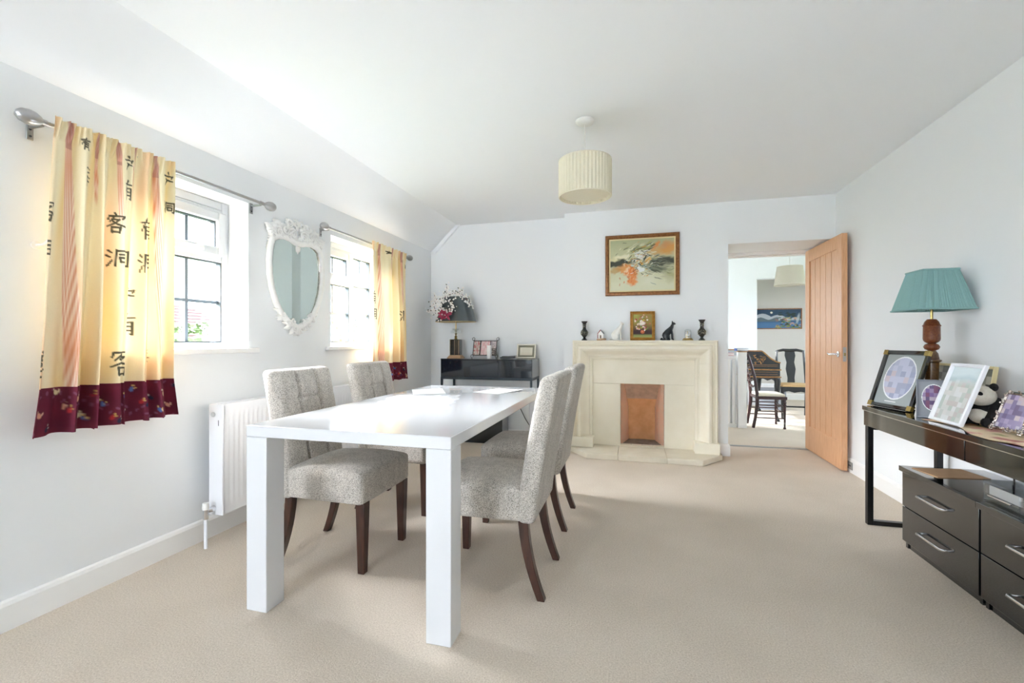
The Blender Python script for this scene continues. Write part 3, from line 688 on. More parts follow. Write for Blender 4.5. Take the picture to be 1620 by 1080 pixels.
def paint_strokes(col, Y, Z, marks, width, ink):
    for (strokes, y0, y1, z0, z1) in marks:                       # printed box on the cloth
        sy, sz = (y1 - y0), (z1 - z0); wd = width * min(1.0, 0.55 + 0.45 * sy / 0.09)
        best = np.full(Y.shape, 9.0)
        for st in strokes:
            for (a, b_), (c_, d) in zip(st[:-1], st[1:]):
                p = np.array([y0 + a * sy, z0 + b_ * sz]); q = np.array([y0 + c_ * sy, z0 + d * sz]); v = q - p; L2 = (v ** 2).sum() + 1e-12
                tt = np.clip(((Y - p[0]) * v[0] + (Z - p[1]) * v[1]) / L2, 0, 1)
                best = np.minimum(best, np.hypot(Y - p[0] - tt * v[0], Z - p[1] - tt * v[1]) / (1.0 - 0.25 * tt))
        k = np.clip((wd - best) / 0.002 + 0.5, 0, 1)[:, None]
        col[:] = col * (1 - k) + np.array(ink) * k
def L3(t): return np.array(rgb(t)[:3])
def curtain(label, yl, yr, zt, zm, zb, marks, stripes, seed, nfold):
    """yl, yr: left and right edge at top, hem seam and bottom; zt, zm, zb heights"""
    q = random.Random(seed); ph = [q.uniform(0, 6) for _ in range(8)]
    t = thing('curtain', label, 'curtain', (LW + 0.085, (yl[0] + yr[0]) / 2, zt), group='printed curtains with maroon borders')
    ox, oy, oz = t.location
    def pos(s_, z):
        f = (zt - z) / (zt - zm)
        if f <= 1: a, b_ = yl[0] + (yl[1] - yl[0]) * f, yr[0] + (yr[1] - yr[0]) * f
        else: g = (zm - z) / (zm - zb); a, b_ = yl[1] + (yl[2] - yl[1]) * g, yr[1] + (yr[2] - yr[1]) * g
        hd = max(0, 1 - (zt - z) / 0.085)                         # gathered heading
        sw = s_ + 0.030 * math.sin(2 * PI * 2.3 * s_ + ph[0]) + 0.012 * math.sin(2 * PI * 5.1 * s_ + ph[1])
        w_ = 2 * PI * nfold * sw
        amp = (0.010 + 0.024 * min(1, f * 1.4)) * (1 - 0.7 * hd)
        fold = math.sin(w_ + 0.6 * math.sin(w_ + 0.7)) + 0.3 * math.sin(2.2 * w_ + ph[2] + 1.5 * f)
        ruff = 0.009 * hd ** 0.5 * math.sin(2 * PI * 24 * s_ + 2.0 * math.sin(30 * s_ + ph[3]) + 40 * (zt - z) * math.sin(17 * s_))
        side = 0.010 * math.cos(w_) * min(1, f * 1.2) * (1 - hd) * min(1, 6 * s_, 6 * (1 - s_))
        fl = 0.012 * max(0, f - 1) * 6
        return (amp * fold + ruff + fl * 0.5 * (1 + math.sin(w_)) + 0.012 + 0.006 * hd, a + (b_ - a) * s_ + side, z + (0.004 * math.sin(60 * s_ + ph[4]) if hd > 0.9 else 0) + (0.004 * math.sin(w_ + 1) if z <= zb + 1e-6 else 0))
    nu, nz = 230, 330
    mb = MB(); mb.grid(nu, nz, lambda u, v: (lambda p: (p[0], p[1] - oy, p[2] - oz))(pos(u, zt + (zm - zt) * v)))
    V = np.array(mb.v); Y, Z = V[:, 1] + oy, V[:, 2] + oz; S = np.repeat(np.linspace(0, 1, nu), nz); F = np.tile(np.linspace(0, 1, nz), nu)
    row = V.reshape(nu, nz, 3)[:, nz // 2, :2]; W = np.concatenate([[0], np.cumsum(np.hypot(*np.diff(row, axis=0).T))])   # cloth width measured along the folds
    sg = np.linspace(0, 1, nu); YW = np.repeat(W, nz)
    def to_w(y, z):
        f = min(1, max(0, (zt - z) / (zt - zm))); a, b_ = yl[0] + (yl[1] - yl[0]) * f, yr[0] + (yr[1] - yr[0]) * f
        s_ = (y - a) / (b_ - a); return float(np.interp(s_, sg, W)) + (min(0, s_) + max(0, s_ - 1)) * W[-1]
    base = np.tile(L3((246, 234, 200)), (len(V), 1))
    k = (0.5 + 0.5 * np.sin(2 * PI * 6.3 * S + ph[5] + 0.8 * np.sin(5 * F + ph[6]))) ** 1.5 * (0.55 + 0.45 * np.sin(7 * F + 9 * S + ph[7]))
    base += (L3((240, 208, 140)) - base) * (0.85 * np.clip(k, 0, 1))[:, None]
    k = np.clip(np.sin(2 * PI * 4.1 * S + 1.7 + 1.2 * np.sin(4 * F)), 0, 1) ** 2 * np.clip(0.25 + 0.8 * np.cos(6.5 * F + 8 * S), 0, 1)
    base += (L3((243, 196, 150)) - base) * (0.7 * k)[:, None]
    for (y_t, y_b, w0, w1, f0, f1) in stripes:                    # bundles of fine terracotta lines
        yc = to_w(y_t, zt) + (to_w(y_b, zm) - to_w(y_t, zt)) * F; ww = 1.15 * (w0 + (w1 - w0) * F)
        ins = np.clip((ww - np.abs(YW - yc)) / 0.004, 0, 1) * np.clip((F - f0) / 0.02, 0, 1) * np.clip((f1 - F) / 0.06, 0, 1)
        ln = 0.5 + 0.5 * np.sin(2 * PI * (YW - yc) / 0.0085)
        cc = L3((250, 234, 218))[None] * (1 - ln)[:, None] + L3((216, 150, 118))[None] * ln[:, None]
        warm = np.clip(1 - np.abs(F - 0.16) / 0.14, 0, 1) + np.clip(1 - np.abs(F - 0.86) / 0.12, 0, 1)
        cc = cc * (1 - 0.6 * warm[:, None]) + L3((228, 152, 110))[None] * 0.6 * warm[:, None]
        cc = np.where((F < 0.1)[:, None], L3((186, 124, 116))[None] * 0.7 + cc * 0.3, cc)
        base = base * (1 - ins[:, None]) + cc * ins[:, None]
    paint_strokes(base, YW, Z, [(m_[0], to_w((m_[1] + m_[2]) / 2, m_[3]) - 0.62 * (m_[2] - m_[1]), to_w((m_[1] + m_[2]) / 2, m_[3]) + 0.62 * (m_[2] - m_[1]), m_[3], m_[4]) for m_ in marks], 0.0050, L3((66, 66, 54)))
    mb.col = np.hstack([base, np.ones((len(V), 1))])
    mb.build('panel', 'printed_cloth', t, smooth=80, normals=False)
    nb = 64
    hb = MB(); hb.grid(nu, nb, lambda u, v: (lambda p: (p[0] + 0.002, p[1] - oy, p[2] - oz))(pos(u, zm + 0.004 + (zb - zm - 0.004) * v)))
    V = np.array(hb.v); Z = V[:, 2] + oz; row = V.reshape(nu, nb, 3)[:, nb // 2, :2]; W = np.concatenate([[0], np.cumsum(np.hypot(*np.diff(row, axis=0).T))]); Y = np.repeat(W, nb)
    col = np.tile(L3((116, 30, 54)), (len(V), 1)); k = 0.5 + 0.5 * np.sin(40 * Y + 25 * Z + ph[0]) * np.sin(31 * Z - 22 * Y + ph[1]); col += (L3((92, 20, 46)) - col) * k[:, None]
    def blob(y, z, ry, rz, a, c_, st=1.0):
        dy, dz = Y - y, Z - z; u = (dy * math.cos(a) + dz * math.sin(a)) / ry; v = (-dy * math.sin(a) + dz * math.cos(a)) / rz
        kk = np.clip((1 - np.hypot(u, v)) * 3, 0, 1)[:, None] * st; col[:] = col * (1 - kk) + L3(c_) * kk
    n = 60; w_ = W[-1] - 0.03
    for i in range(n):
        blob((w_ + 0.03) * ((i * 0.618) % 1), zb + (zm - zb) * ((i * 0.377 + 0.1) % 1), 0.011, 0.006, q.uniform(0, 3), (142, 84, 112), 0.75)
    pal = [((96, 128, 196), (226, 196, 130)), ((226, 210, 170), (226, 210, 170)), ((34, 38, 66), (200, 190, 180)), ((190, 46, 52), (200, 160, 90)), ((226, 168, 140), (226, 190, 160))]
    for i in range(34):
        y = (w_ + 0.03) * ((i * 0.618 + 0.31) % 1); z = zb + (zm - zb) * (0.06 + 0.88 * ((i * 0.433 + 0.2) % 1)); a = q.uniform(-0.9, 0.9); c_ = pal[i % 5]
        blob(y, z, 0.0105, 0.0145, a, c_[0]); blob(y - 0.016 * math.sin(a), z + 0.018 * math.cos(a), 0.006, 0.0055, 0, c_[1]); blob(y + 0.012, z + 0.005, 0.009, 0.0036, a + 0.6, c_[1])
    hb.col = np.hstack([col, np.ones((len(V), 1))])
    hb.build('border', 'printed_border', t, smooth=80, normals=False)
    return t
def marks_px(items, X):
    out = []
    for st, u0, u1, v0, v1 in items:
        a, z1 = onwall(u0, v0, X); b_, z0 = onwall(u1, v1, X); out.append((st, a, b_, z0, z1))
    return out
NX = LW + 0.09
near = [(GUEST, 162, 191, 333, 371), (CAVE, 161, 197, 390, 425), (GUEST, 161, 200, 551, 592), (GUEST, 50, 82, 311, 352), (CAVE, 46, 78, 374, 413), (GUEST, 36, 70, 557, 597),
        (HAVE, 124, 139, 216, 240), (THREE, 129, 140, 265, 297), (ROOF, 193, 206, 246, 272), (HAVE, 192, 204, 284, 318), (HAVE, 216, 234, 343, 381), (CAVE, 212, 236, 398, 434),
        (ROOF, 198, 218, 452, 478), (HAVE, 198, 216, 495, 530), (THREE, 225, 236, 553, 578), (ROOF, 255, 274, 270, 297), (CAVE, 256, 276, 316, 340)]
def sy_(u, v): return onwall(u, v, NX)[0]
curtain('large cream curtain with dark calligraphy and maroon border at the near window', (1.252, 1.188, 1.160), (1.742, 1.722, 1.738), 1.972, 0.905, 0.728, marks_px(near, NX),
        [(sy_(109, 230), sy_(104, 580), 0.013, 0.030, -1, 2), (sy_(153, 250), sy_(146, 580), 0.014, 0.002, -1, 0.3), (sy_(185, 270), sy_(184, 580), 0.013, 0.002, -1, 0.36), (sy_(211, 280), sy_(205, 580), 0.012, 0.002, -1, 0.4), (sy_(243, 300), sy_(250, 580), 0.018, 0.024, -1, 2)], 4, 6)
far = [(HAVE, 584, 590, 460, 480), (CAVE, 584, 591, 486, 506), (ROOF, 608, 618, 396, 404), (HAVE, 626, 631, 438, 456), (CAVE, 630, 636, 490, 508), (HAVE, 640, 644, 418, 426)]
curtain('smaller cream curtain with maroon border at the window beyond the mirror', (3.492, 3.462, 3.455), (4.116, 4.135, 4.150), 1.962, 0.890, 0.726, marks_px(far, NX),
        [(sy_(598, 400), sy_(600, 560), 0.030, 0.036, -1, 2), (sy_(619, 400), sy_(620, 560), 0.022, 0.03, -1, 2), (sy_(632, 400), sy_(634, 560), 0.02, 0.02, -1, 0.5)], 9, 5)

# ------------------------------------------------------------------ ornate wall mirror
def wall_mirror():
    t = thing('wall_mirror', 'ornate white shield-shaped mirror with carved crest between the windows', 'mirror', (LW + 0.002, 2.685, 1.13))
    half = [(0.0, 0.622), (0.03, 0.632), (0.075, 0.645), (0.125, 0.650), (0.175, 0.640), (0.212, 0.618), (0.230, 0.56), (0.238, 0.48), (0.235, 0.40), (0.218, 0.31), (0.185, 0.225), (0.14, 0.155), (0.075, 0.100), (0.0, 0.072)]
    ring = half + [(-a, b_) for a, b_ in half[-2:0:-1]]
    MB().prism(ring, 0.010, 0.016, 'x').build('mirror_glass', 'mirror_glass', t, rot=(0, 0, R(2.0)))
    c = Vector((0, 0.38)); out = []
    for a, b_ in ring: out.append((0.016, a * 1.085, 0.36 + (b_ - 0.36) * 1.05))
    out[0] = (0.016, 0, 0.645)
    MB().tube(out, 0.022, 10, closed=True, flat=1.0).xf(lambda x, y, z: (max(0.0, 0.016 + (x - 0.016) * 0.75), y, z)).build('rim', 'white_resin', t, smooth=60)
    inner = [(0.013, a * 0.99, 0.36 + (b_ - 0.36) * 0.99) for a, b_ in ring]
    MB().tube(inner, 0.004, 6, closed=True).build('inner_bead', 'silver', t, smooth=60)
    q = random.Random(12)
    def scroll(mb, y, z, r, a0, s_, turns=1.3, th=0.007):
        pts = []
        for k in range(22):
            f = k / 21; a = a0 + s_ * turns * 2 * PI * f; rr = r * (1 - 0.8 * f); pts.append((0.022 + 0.012 * f, y + rr * math.cos(a), z + rr * math.sin(a)))
        mb.tube(pts, [th * (1 - 0.3 * k / 21) for k in range(22)], 6)
    def leaf(mb, y, z, L_, wd, a):
        def fn(u, v):
            x = (u - 0.0) * L_; ww = wd * math.sin(PI * min(1, u * 0.93 + 0.07)) ** 0.7; yy = (v - 0.5) * 2 * ww; h = 0.018 + 0.014 * math.sin(PI * u) - 0.010 * abs(v - 0.5) * 2 + 0.003 * math.sin(u * 20)
            return (h, y + x * math.cos(a) - yy * math.sin(a), z + x * math.sin(a) + yy * math.cos(a))
        n0 = len(mb.v); mb.grid(9, 5, fn); pts = mb.v[n0:]; f = [fc for fc in mb.f if fc[0] >= n0]
        o = len(mb.v); mb.v += [(p[0] - 0.012, p[1], p[2]) for p in pts]; mb.f += [tuple(o + i - n0 for i in reversed(fc)) for fc in f]
        edge = [i * 5 for i in range(9)] + [8 * 5 + j for j in range(1, 5)] + [i * 5 + 4 for i in range(7, -1, -1)] + [j for j in range(3, 0, -1)]
        for i in range(len(edge)): a_, b_ = edge[i], edge[(i + 1) % len(edge)]; mb.f.append((n0 + a_, n0 + b_, o + b_, o + a_))
    cr = MB()
    for s_ in (-1, 1):
        for (y, z, r, a0) in ((0.055, 0.70, 0.040, 0.5), (0.125, 0.715, 0.036, 2.0), (0.185, 0.69, 0.034, 0.3), (0.228, 0.655, 0.026, 1.2), (0.09, 0.765, 0.028, 3.3), (0.03, 0.775, 0.028, 1.0), (0.155, 0.67, 0.022, 4.0), (0.09, 0.672, 0.022, 5.0)):
            scroll(cr, s_ * y, z, r, a0 if s_ > 0 else PI - a0, s_)
        for k in range(34):
            y = 0.02 + 0.24 * ((k * 0.618) % 1); top = 0.79 - 0.5 * max(0, y - 0.08); z = 0.645 + (top - 0.66) * ((k * 0.41 + 0.2) % 1)
            a = q.uniform(0.1 if y < 0.16 else 0.9, 1.5); leaf(cr, s_ * y, z, 0.052, 0.013, a if s_ > 0 else PI - a)
        for k in range(6): leaf(cr, s_ * (0.222 + 0.004 * k), 0.645 - 0.018 * k, 0.030, 0.011, 0.5 if s_ > 0 else PI - 0.5)
    leaf(cr, 0, 0.73, 0.085, 0.02, PI / 2); leaf(cr, 0, 0.645, 0.075, 0.022, -PI / 2); leaf(cr, -0.012, 0.64, 0.07, 0.02, PI / 2 + 0.3); leaf(cr, 0.012, 0.64, 0.07, 0.02, PI / 2 - 0.3)
    cr.build('carved_crest', 'white_resin', t, smooth=55, normals=True)
    lo = MB()
    for s_ in (-1, 1):
        for (y, z, r, a0) in ((0.04, 0.05, 0.030, 4.6), (0.095, 0.085, 0.028, 4.2), (0.145, 0.135, 0.024, 4.0), (0.05, 0.095, 0.02, 2.0)): scroll(lo, s_ * y, z, r, a0 if s_ > 0 else PI - a0, -s_)
        for k in range(22):
            y = 0.01 + 0.16 * ((k * 0.618) % 1); z = 0.02 + 0.55 * y + 0.07 * ((k * 0.41 + 0.2) % 1); a = q.uniform(-1.5, 0.4); leaf(lo, s_ * y, z, 0.042, 0.012, a if s_ > 0 else PI - a)
    leaf(lo, 0, 0.075, 0.07, 0.018, -PI / 2)
    lo.build('carved_base', 'white_resin', t, smooth=55)
wall_mirror()

# ------------------------------------------------------------------ fireplace
def fireplace():
    t = thing('fireplace', 'cream stone fireplace with bolection moulding and bare brick firebox', 'fireplace', (0.0725, BW, 0))
    hw, top, prof = 0.672, 1.10, [(0, 0.0), (0, 0.165), (0.012, 0.172), (0.024, 0.165), (0.027, 0.15), (0.040, 0.148), (0.046, 0.162), (0.060, 0.186), (0.078, 0.192), (0.094, 0.184), (0.112, 0.158), (0.130, 0.126), (0.148, 0.106), (0.158, 0.103), (0.161, 0.09), (0.172, 0.092), (0.187, 0.080), (0.190, 0.05), (0.190, 0.0)]
    def sweep(st):
        m = len(prof); vs_ = []; fs = []
        for fn in st:
            for a, d in prof: x, z = fn(a); vs_.append((x, -d, z))
        for i in range(len(st) - 1):
            for j in range(m): l = (j + 1) % m; fs.append((i * m + j, (i + 1) * m + j, (i + 1) * m + l, i * m + l))
        fs += [tuple(range(m)), tuple(range((len(st) - 1) * m, len(st) * m))[::-1]]
        return MB().add(vs_, fs)
    zj, zp = 0.88, 0.15
    sweep([lambda a: (-hw + a, zj), lambda a: (-hw + a, top - a), lambda a: (hw - a, top - a), lambda a: (hw - a, zj)]).build('header_moulding', 'stone', t, smooth=32)
    for s_ in (-1, 1):
        sweep([lambda a: (s_ * (hw - a), zp), lambda a: (s_ * (hw - a), zj - 0.0018)]).build('jamb_moulding', 'stone', t, smooth=32)
        MB().box(*sorted((s_ * (hw + 0.012), s_ * (hw - 0.205))), -0.205, 0.0, 0.05, zp).build('plinth_block', 'stone', t, bevel=0.004)
    ho = (-0.137 - 0.0725, 0.28 - 0.0725)
    for x0, x1 in ((-0.4835, ho[0]), (ho[1], 0.4835)): MB().box(x0, x1, -0.05, 0.0, 0.05, 0.6685).build('slip', 'stone', t, bevel=0.002)
    MB().box(-0.4835, 0.4835, -0.05, 0.0, 0.67, 0.92).build('slip', 'stone', t, bevel=0.002)
    # hearth in three slabs
    def hx(y): return 0.705 if y > -0.19 else 0.705 - (-0.19 - y) * (0.705 - 0.505) / (0.45 - 0.19)
    for a, b_ in ((-0.71, -0.2225), (-0.2215, 0.2075), (0.2085, 0.71)):
        poly = [p for p in ((max(a, -0.705), 0.0), (min(b_, 0.705), 0.0))]
        if b_ > 0.7: poly += [(0.705, -0.19), (0.505, -0.45)]
        else: poly += [(b_, -0.45)]
        if a < -0.7: poly += [(-0.505, -0.45), (-0.705, -0.19)]
        else: poly += [(a, -0.45)]
        MB().prism(poly, 0.0, 0.05, 'z').build('hearth_slab', 'stone_hearth', t, bevel=0.006)
    # firebox
    cx = (ho[0] + ho[1]) / 2; w0, w1 = (ho[1] - ho[0]) / 2, 0.135
    MB().box(cx - w0, cx + w0, 0.001, 0.36, 0.0, 0.052).build('firebox_floor', 'soot', t)
    bk = MB(); n = 14
    def fn(u, v):
        z = 0.052 + v * 0.66; k = max(0, (z - 0.40) / 0.31); y = 0.30 - 0.20 * k ** 1.3 + 0.02 * math.cos((u - 0.5) * PI); return (cx + (u - 0.5) * 2 * (w1 + 0.05 * k), y, z)
    bk.grid(n, 20, fn); nb = len(bk.v); bk.add([(x, y + 0.03, z) for x, y, z in bk.v], [tuple(reversed(f)) for f in bk.f]); bk.build('fireback', 'firebrick', t, smooth=60)
    sm = MB().grid(n, 10, lambda u, v: (lambda p: (p[0], p[1] - 0.004, p[2]))(fn(u, 0.66 + 0.30 * v))); sm.add([(x, y + 0.003, z) for x, y, z in sm.v], [tuple(reversed(f)) for f in sm.f]); sm.build('smoke_lintel', 'smoked_brick', t, smooth=60)
    for s_ in (-1, 1):
        sd = MB()
        def fs_(u, v): z = 0.052 + v * 0.64; rag = 0.004 * math.sin(55 * v) + 0.003 * math.sin(131 * v); return (cx + s_ * (w0 - 0.004 - (w0 - w1) * u * (1 - 0.15 * v) + (rag if u == 0 else 0) * -1), 0.0 + 0.31 * u + (rag if u == 0 else 0), z)
        sd.grid(10, 40, fs_); sd.add([(x + s_ * 0.012, y, z) for x, y, z in sd.v], [tuple(reversed(f)) for f in sd.f]); sd.build('firebox_side', 'firebrick_side', t, smooth=60)
    MB().box(cx - w0, cx + w0, 0.02, 0.4, 0.69, 0.72).build('throat', 'soot', t)
    MB().box(cx - w0 - 0.004, cx + w0 + 0.004, 0.36, 0.38, 0, 0.72).build('firebox_rear', 'soot', t)
    for k in range(4):
        a = cx - w0 + 2 * w0 * k / 4; MB().box(a + 0.001, a + w0 / 2 - 0.001, -0.075, 0.0, 0.05, 0.066).build('lip_brick', 'tan_wood' if False else 'stone_hearth', t, bevel=0.002)
fireplace()

# ------------------------------------------------------------------ pictures
def painted(name, parent, w_, h_, nx, nz, fn, m='printed', z0=0.0, y0=0.0):
    """flat print: grid in XZ facing -Y with a colour for each point from fn(u, v)"""
    mb = MB(); mb.grid(nx, nz, lambda u, v: ((u - 0.5) * w_, y0, z0 + v * h_)); mb.f = [tuple(reversed(f)) for f in mb.f]
    U = np.repeat(np.linspace(0, 1, nx), nz); V = np.tile(np.linspace(0, 1, nz), nx); c_ = fn(U, V); mb.col = np.hstack([np.clip(c_, 0, 1), np.ones((len(c_), 1))])
    o = mb.build(name, m, parent, normals=False); return o
def ell(c_, U, V, cx, cy, rx, ry, a, col, st=1.0, sharp=2.0, asp=1.0):
    du, dv = (U - cx) * asp, V - cy; x = (du * math.cos(a) + dv * math.sin(a)) / rx; y = (-du * math.sin(a) + dv * math.cos(a)) / ry
    k = (np.clip((1 - np.hypot(x, y)) * sharp, 0, 1) * st)[:, None]; c_[:] = c_ * (1 - k) + L3(col) * k
def tri(c_, U, V, pts, col, st=1.0):
    (ax, ay), (bx, by), (cx, cy) = pts; s1 = (U - bx) * (ay - by) - (ax - bx) * (V - by); s2 = (U - cx) * (by - cy) - (bx - cx) * (V - cy); s3 = (U - ax) * (cy - ay) - (cx - ax) * (V - ay)
    k = ((((s1 > 0) & (s2 > 0) & (s3 > 0)) | ((s1 < 0) & (s2 < 0) & (s3 < 0))) * st)[:, None]; c_[:] = c_ * (1 - k) + L3(col) * k
def abstract(U, V):
    Uo, Vo = U, V                                                # brush-like wander of the paint edges
    U = U + 0.030 * np.sin(9 * V + 4 * U) + 0.016 * np.sin(31 * V - 17 * U + 1) + 0.008 * np.sin(83 * V + 37 * U); V = V + 0.024 * np.sin(8 * U + 2) + 0.014 * np.sin(27 * U + 21 * V) + 0.007 * np.sin(71 * U - 45 * V)
    c_ = np.tile(L3((196, 198, 160)), (len(U), 1)); k = np.clip(1.2 - 1.9 * V, 0, 1)[:, None]; c_ += (L3((216, 216, 188)) - c_) * k
    k = np.clip((V - 0.7) * 2.4, 0, 1)[:, None]; c_ += (L3((162, 166, 128)) - c_) * k
    A = 1.25; q = random.Random(3)
    E_ = lambda *a, **k: ell(c_, U, V, *a, asp=A, **k)
    E_(0.92, 0.8, 0.5, 0.14, 0.1, (214, 154, 78), 0.95, 1.5); E_(0.86, 0.9, 0.2, 0.10, 0.2, (206, 140, 84), 0.7, 1.3); E_(0.15, 0.63, 0.35, 0.07, 0, (226, 216, 170), 0.8, 1.5); E_(0.2, 0.66, 0.2, 0.05, 0, (236, 232, 206), 0.7)
    E_(0.12, 0.55, 0.45, 0.085, 0.03, (46, 50, 40), 0.97, 2.2); E_(0.85, 0.56, 0.42, 0.12, -0.06, (54, 58, 46), 0.97, 2.0); E_(0.75, 0.44, 0.35, 0.10, -0.25, (86, 96, 76), 0.85, 1.4); E_(0.95, 0.3, 0.2, 0.2, 0, (158, 158, 104), 0.7, 1.2)
    E_(0.22, 0.42, 0.22, 0.11, -0.1, (222, 150, 78), 0.9, 2.4); E_(0.3, 0.36, 0.14, 0.12, 0.4, (226, 124, 50), 0.9, 2.2); E_(0.24, 0.4, 0.07, 0.06, 0, (238, 214, 176), 0.8); E_(0.35, 0.2, 0.10, 0.17, 0.1, (228, 136, 60), 0.9, 2.2); E_(0.06, 0.42, 0.12, 0.07, 0, (188, 140, 70), 0.7)
    E_(0.64, 0.86, 0.12, 0.05, 0.5, (60, 58, 44), 0.9); E_(0.7, 0.9, 0.06, 0.13, -0.4, (222, 140, 70), 0.9); E_(0.5, 0.82, 0.26, 0.035, 0.45, (168, 166, 104), 0.9); E_(0.42, 0.84, 0.2, 0.02, 0.5, (226, 226, 196), 0.9); E_(0.35, 0.62, 0.1, 0.05, 0.5, (196, 198, 160), 0.9)
    tri(c_, U, V, ((0.38, 0.72), (0.60, 0.80), (0.52, 0.60)), (224, 224, 222)); tri(c_, U, V, ((0.60, 0.80), (0.52, 0.60), (0.62, 0.68)), (202, 204, 200)); tri(c_, U, V, ((0.40, 0.34), (0.46, 0.58), (0.52, 0.38)), (228, 232, 230)); tri(c_, U, V, ((0.38, 0.32), (0.46, 0.58), (0.405, 0.34)), (120, 66, 48)); tri(c_, U, V, ((0.28, 0.46), (0.40, 0.54), (0.38, 0.44)), (196, 210, 200)); tri(c_, U, V, ((0.42, 0.62), (0.37, 0.52), (0.49, 0.6)), (40, 44, 42))
    E_(0.63, 0.61, 0.09, 0.065, 0, (226, 190, 120), 0.95, 3); E_(0.62, 0.58, 0.05, 0.04, 0, (222, 164, 70), 0.9, 3); E_(0.52, 0.53, 0.06, 0.045, 0, (226, 170, 60), 0.95, 3); E_(0.56, 0.47, 0.06, 0.04, 0.2, (90, 126, 136), 0.9, 2); E_(0.58, 0.66, 0.015, 0.09, -0.6, (38, 38, 36), 0.9, 3); E_(0.55, 0.53, 0.03, 0.015, 0, (30, 34, 34), 0.9, 3); E_(0.58, 0.2, 0.2, 0.14, 0.1, (222, 222, 200), 0.8, 1.3)
    U, V = 0.5 * (U + Uo), 0.5 * (V + Vo)
    for _ in range(60): E_(q.gauss(0.80, 0.12), q.gauss(0.46, 0.10), q.uniform(0.06, 0.16), q.uniform(0.006, 0.016), q.uniform(-0.4, 0.1), q.choice(((60, 66, 54), (96, 104, 86), (150, 152, 128), (78, 84, 66), (186, 184, 156))), 0.7, 2)
    for _ in range(40): E_(q.gauss(0.30, 0.07), q.gauss(0.33, 0.10), q.uniform(0.02, 0.05), q.uniform(0.008, 0.02), q.uniform(1.0, 2.0), q.choice(((232, 150, 84), (216, 112, 52), (240, 206, 164), (190, 120, 70))), 0.7, 2)
    for _ in range(30): E_(q.gauss(0.52, 0.12), q.gauss(0.82, 0.05), q.uniform(0.05, 0.14), q.uniform(0.006, 0.014), 0.45 + q.uniform(-0.15, 0.15), q.choice(((168, 166, 104), (214, 214, 186), (120, 118, 78), (64, 62, 48))), 0.75, 2)
    for _ in range(150):
        x, y = q.gauss(0.53, 0.16), q.gauss(0.56, 0.14); E_(x, y, q.uniform(0.02, 0.08), q.uniform(0.004, 0.010), q.choice((0.5, 0.6, -0.3, 0.1, 0.9)) + q.uniform(-0.2, 0.2), q.choice(((232, 232, 220), (40, 42, 38), (206, 150, 70), (226, 226, 200), (120, 140, 130))), 0.85, 3)
    return c_
def flowers(U, V):
    c_ = np.tile(L3((150, 128, 62)), (len(U), 1)); k = np.clip((0.62 - V) * 3, 0, 1)[:, None]; c_ += (L3((60, 34, 36)) - c_) * k
    k = np.clip((0.16 - V) * 12, 0, 1)[:, None]; c_ += (L3((150, 158, 90)) - c_) * k; k = (np.clip((V - 0.5) * 2, 0, 1) * np.clip((0.5 - U) * 3, 0, 1))[:, None]; c_ += (L3((170, 168, 84)) - c_) * k
    q = random.Random(8)
    for _ in range(60):
        x, y = q.gauss(0.5, 0.17), q.gauss(0.6, 0.15); ell(c_, U, V, x, y, q.uniform(0.03, 0.075), q.uniform(0.02, 0.05), q.uniform(0, 3), q.choice(((240, 232, 222), (236, 216, 206), (206, 92, 96), (232, 180, 172), (190, 168, 70), (110, 130, 60), (244, 240, 232), (160, 50, 52))), 0.95, 3, 0.8)
    ell(c_, U, V, 0.48, 0.60, 0.17, 0.10, 0.2, (244, 238, 232), 0.9, 2, 0.8); ell(c_, U, V, 0.5, 0.24, 0.10, 0.09, 0, (206, 104, 60), 1, 4, 0.8); ell(c_, U, V, 0.48, 0.26, 0.04, 0.05, 0, (236, 156, 110), 0.8, 2, 0.8)
    return c_
p1 = thing('framed_painting', 'abstract painting of orange, olive and white strokes in bronze frame', 'painting', (0.0685, BW - 0.002, 1.549))
MB().frame(0.710, 0.607, [(0, 0), (0, 0.022), (0.008, 0.030), (0.022, 0.032), (0.034, 0.024), (0.038, 0.016), (0.038, 0)]).build('frame', 'bronze_frame', p1, smooth=35)
MB().frame(0.636, 0.533, [(0, 0), (0, 0.017), (0.013, 0.013), (0.013, 0)], z0=0.037).build('inner_slip', 'cream_slip', p1, smooth=35)
painted('canvas', p1, 0.612, 0.509, 250, 208, abstract, z0=0.049, y0=-0.010)
p2 = thing('flower_painting', 'small gilt-framed flower painting standing on the mantelpiece', 'painting', (0.0755, BW - 0.055, 1.1005), rx=-R(7))
MB().frame(0.236, 0.288, [(0, 0), (0, 0.016), (0.006, 0.02), (0.014, 0.012), (0.022, 0.016), (0.029, 0.010), (0.030, 0)]).build('frame', 'gilt', p2, smooth=35)
MB().box(-0.1, 0.1, -0.004, 0.0, 0.02, 0.268).build('backing', 'kraft_paper', p2)
painted('canvas', p2, 0.178, 0.230, 110, 140, flowers, z0=0.029, y0=-0.006)

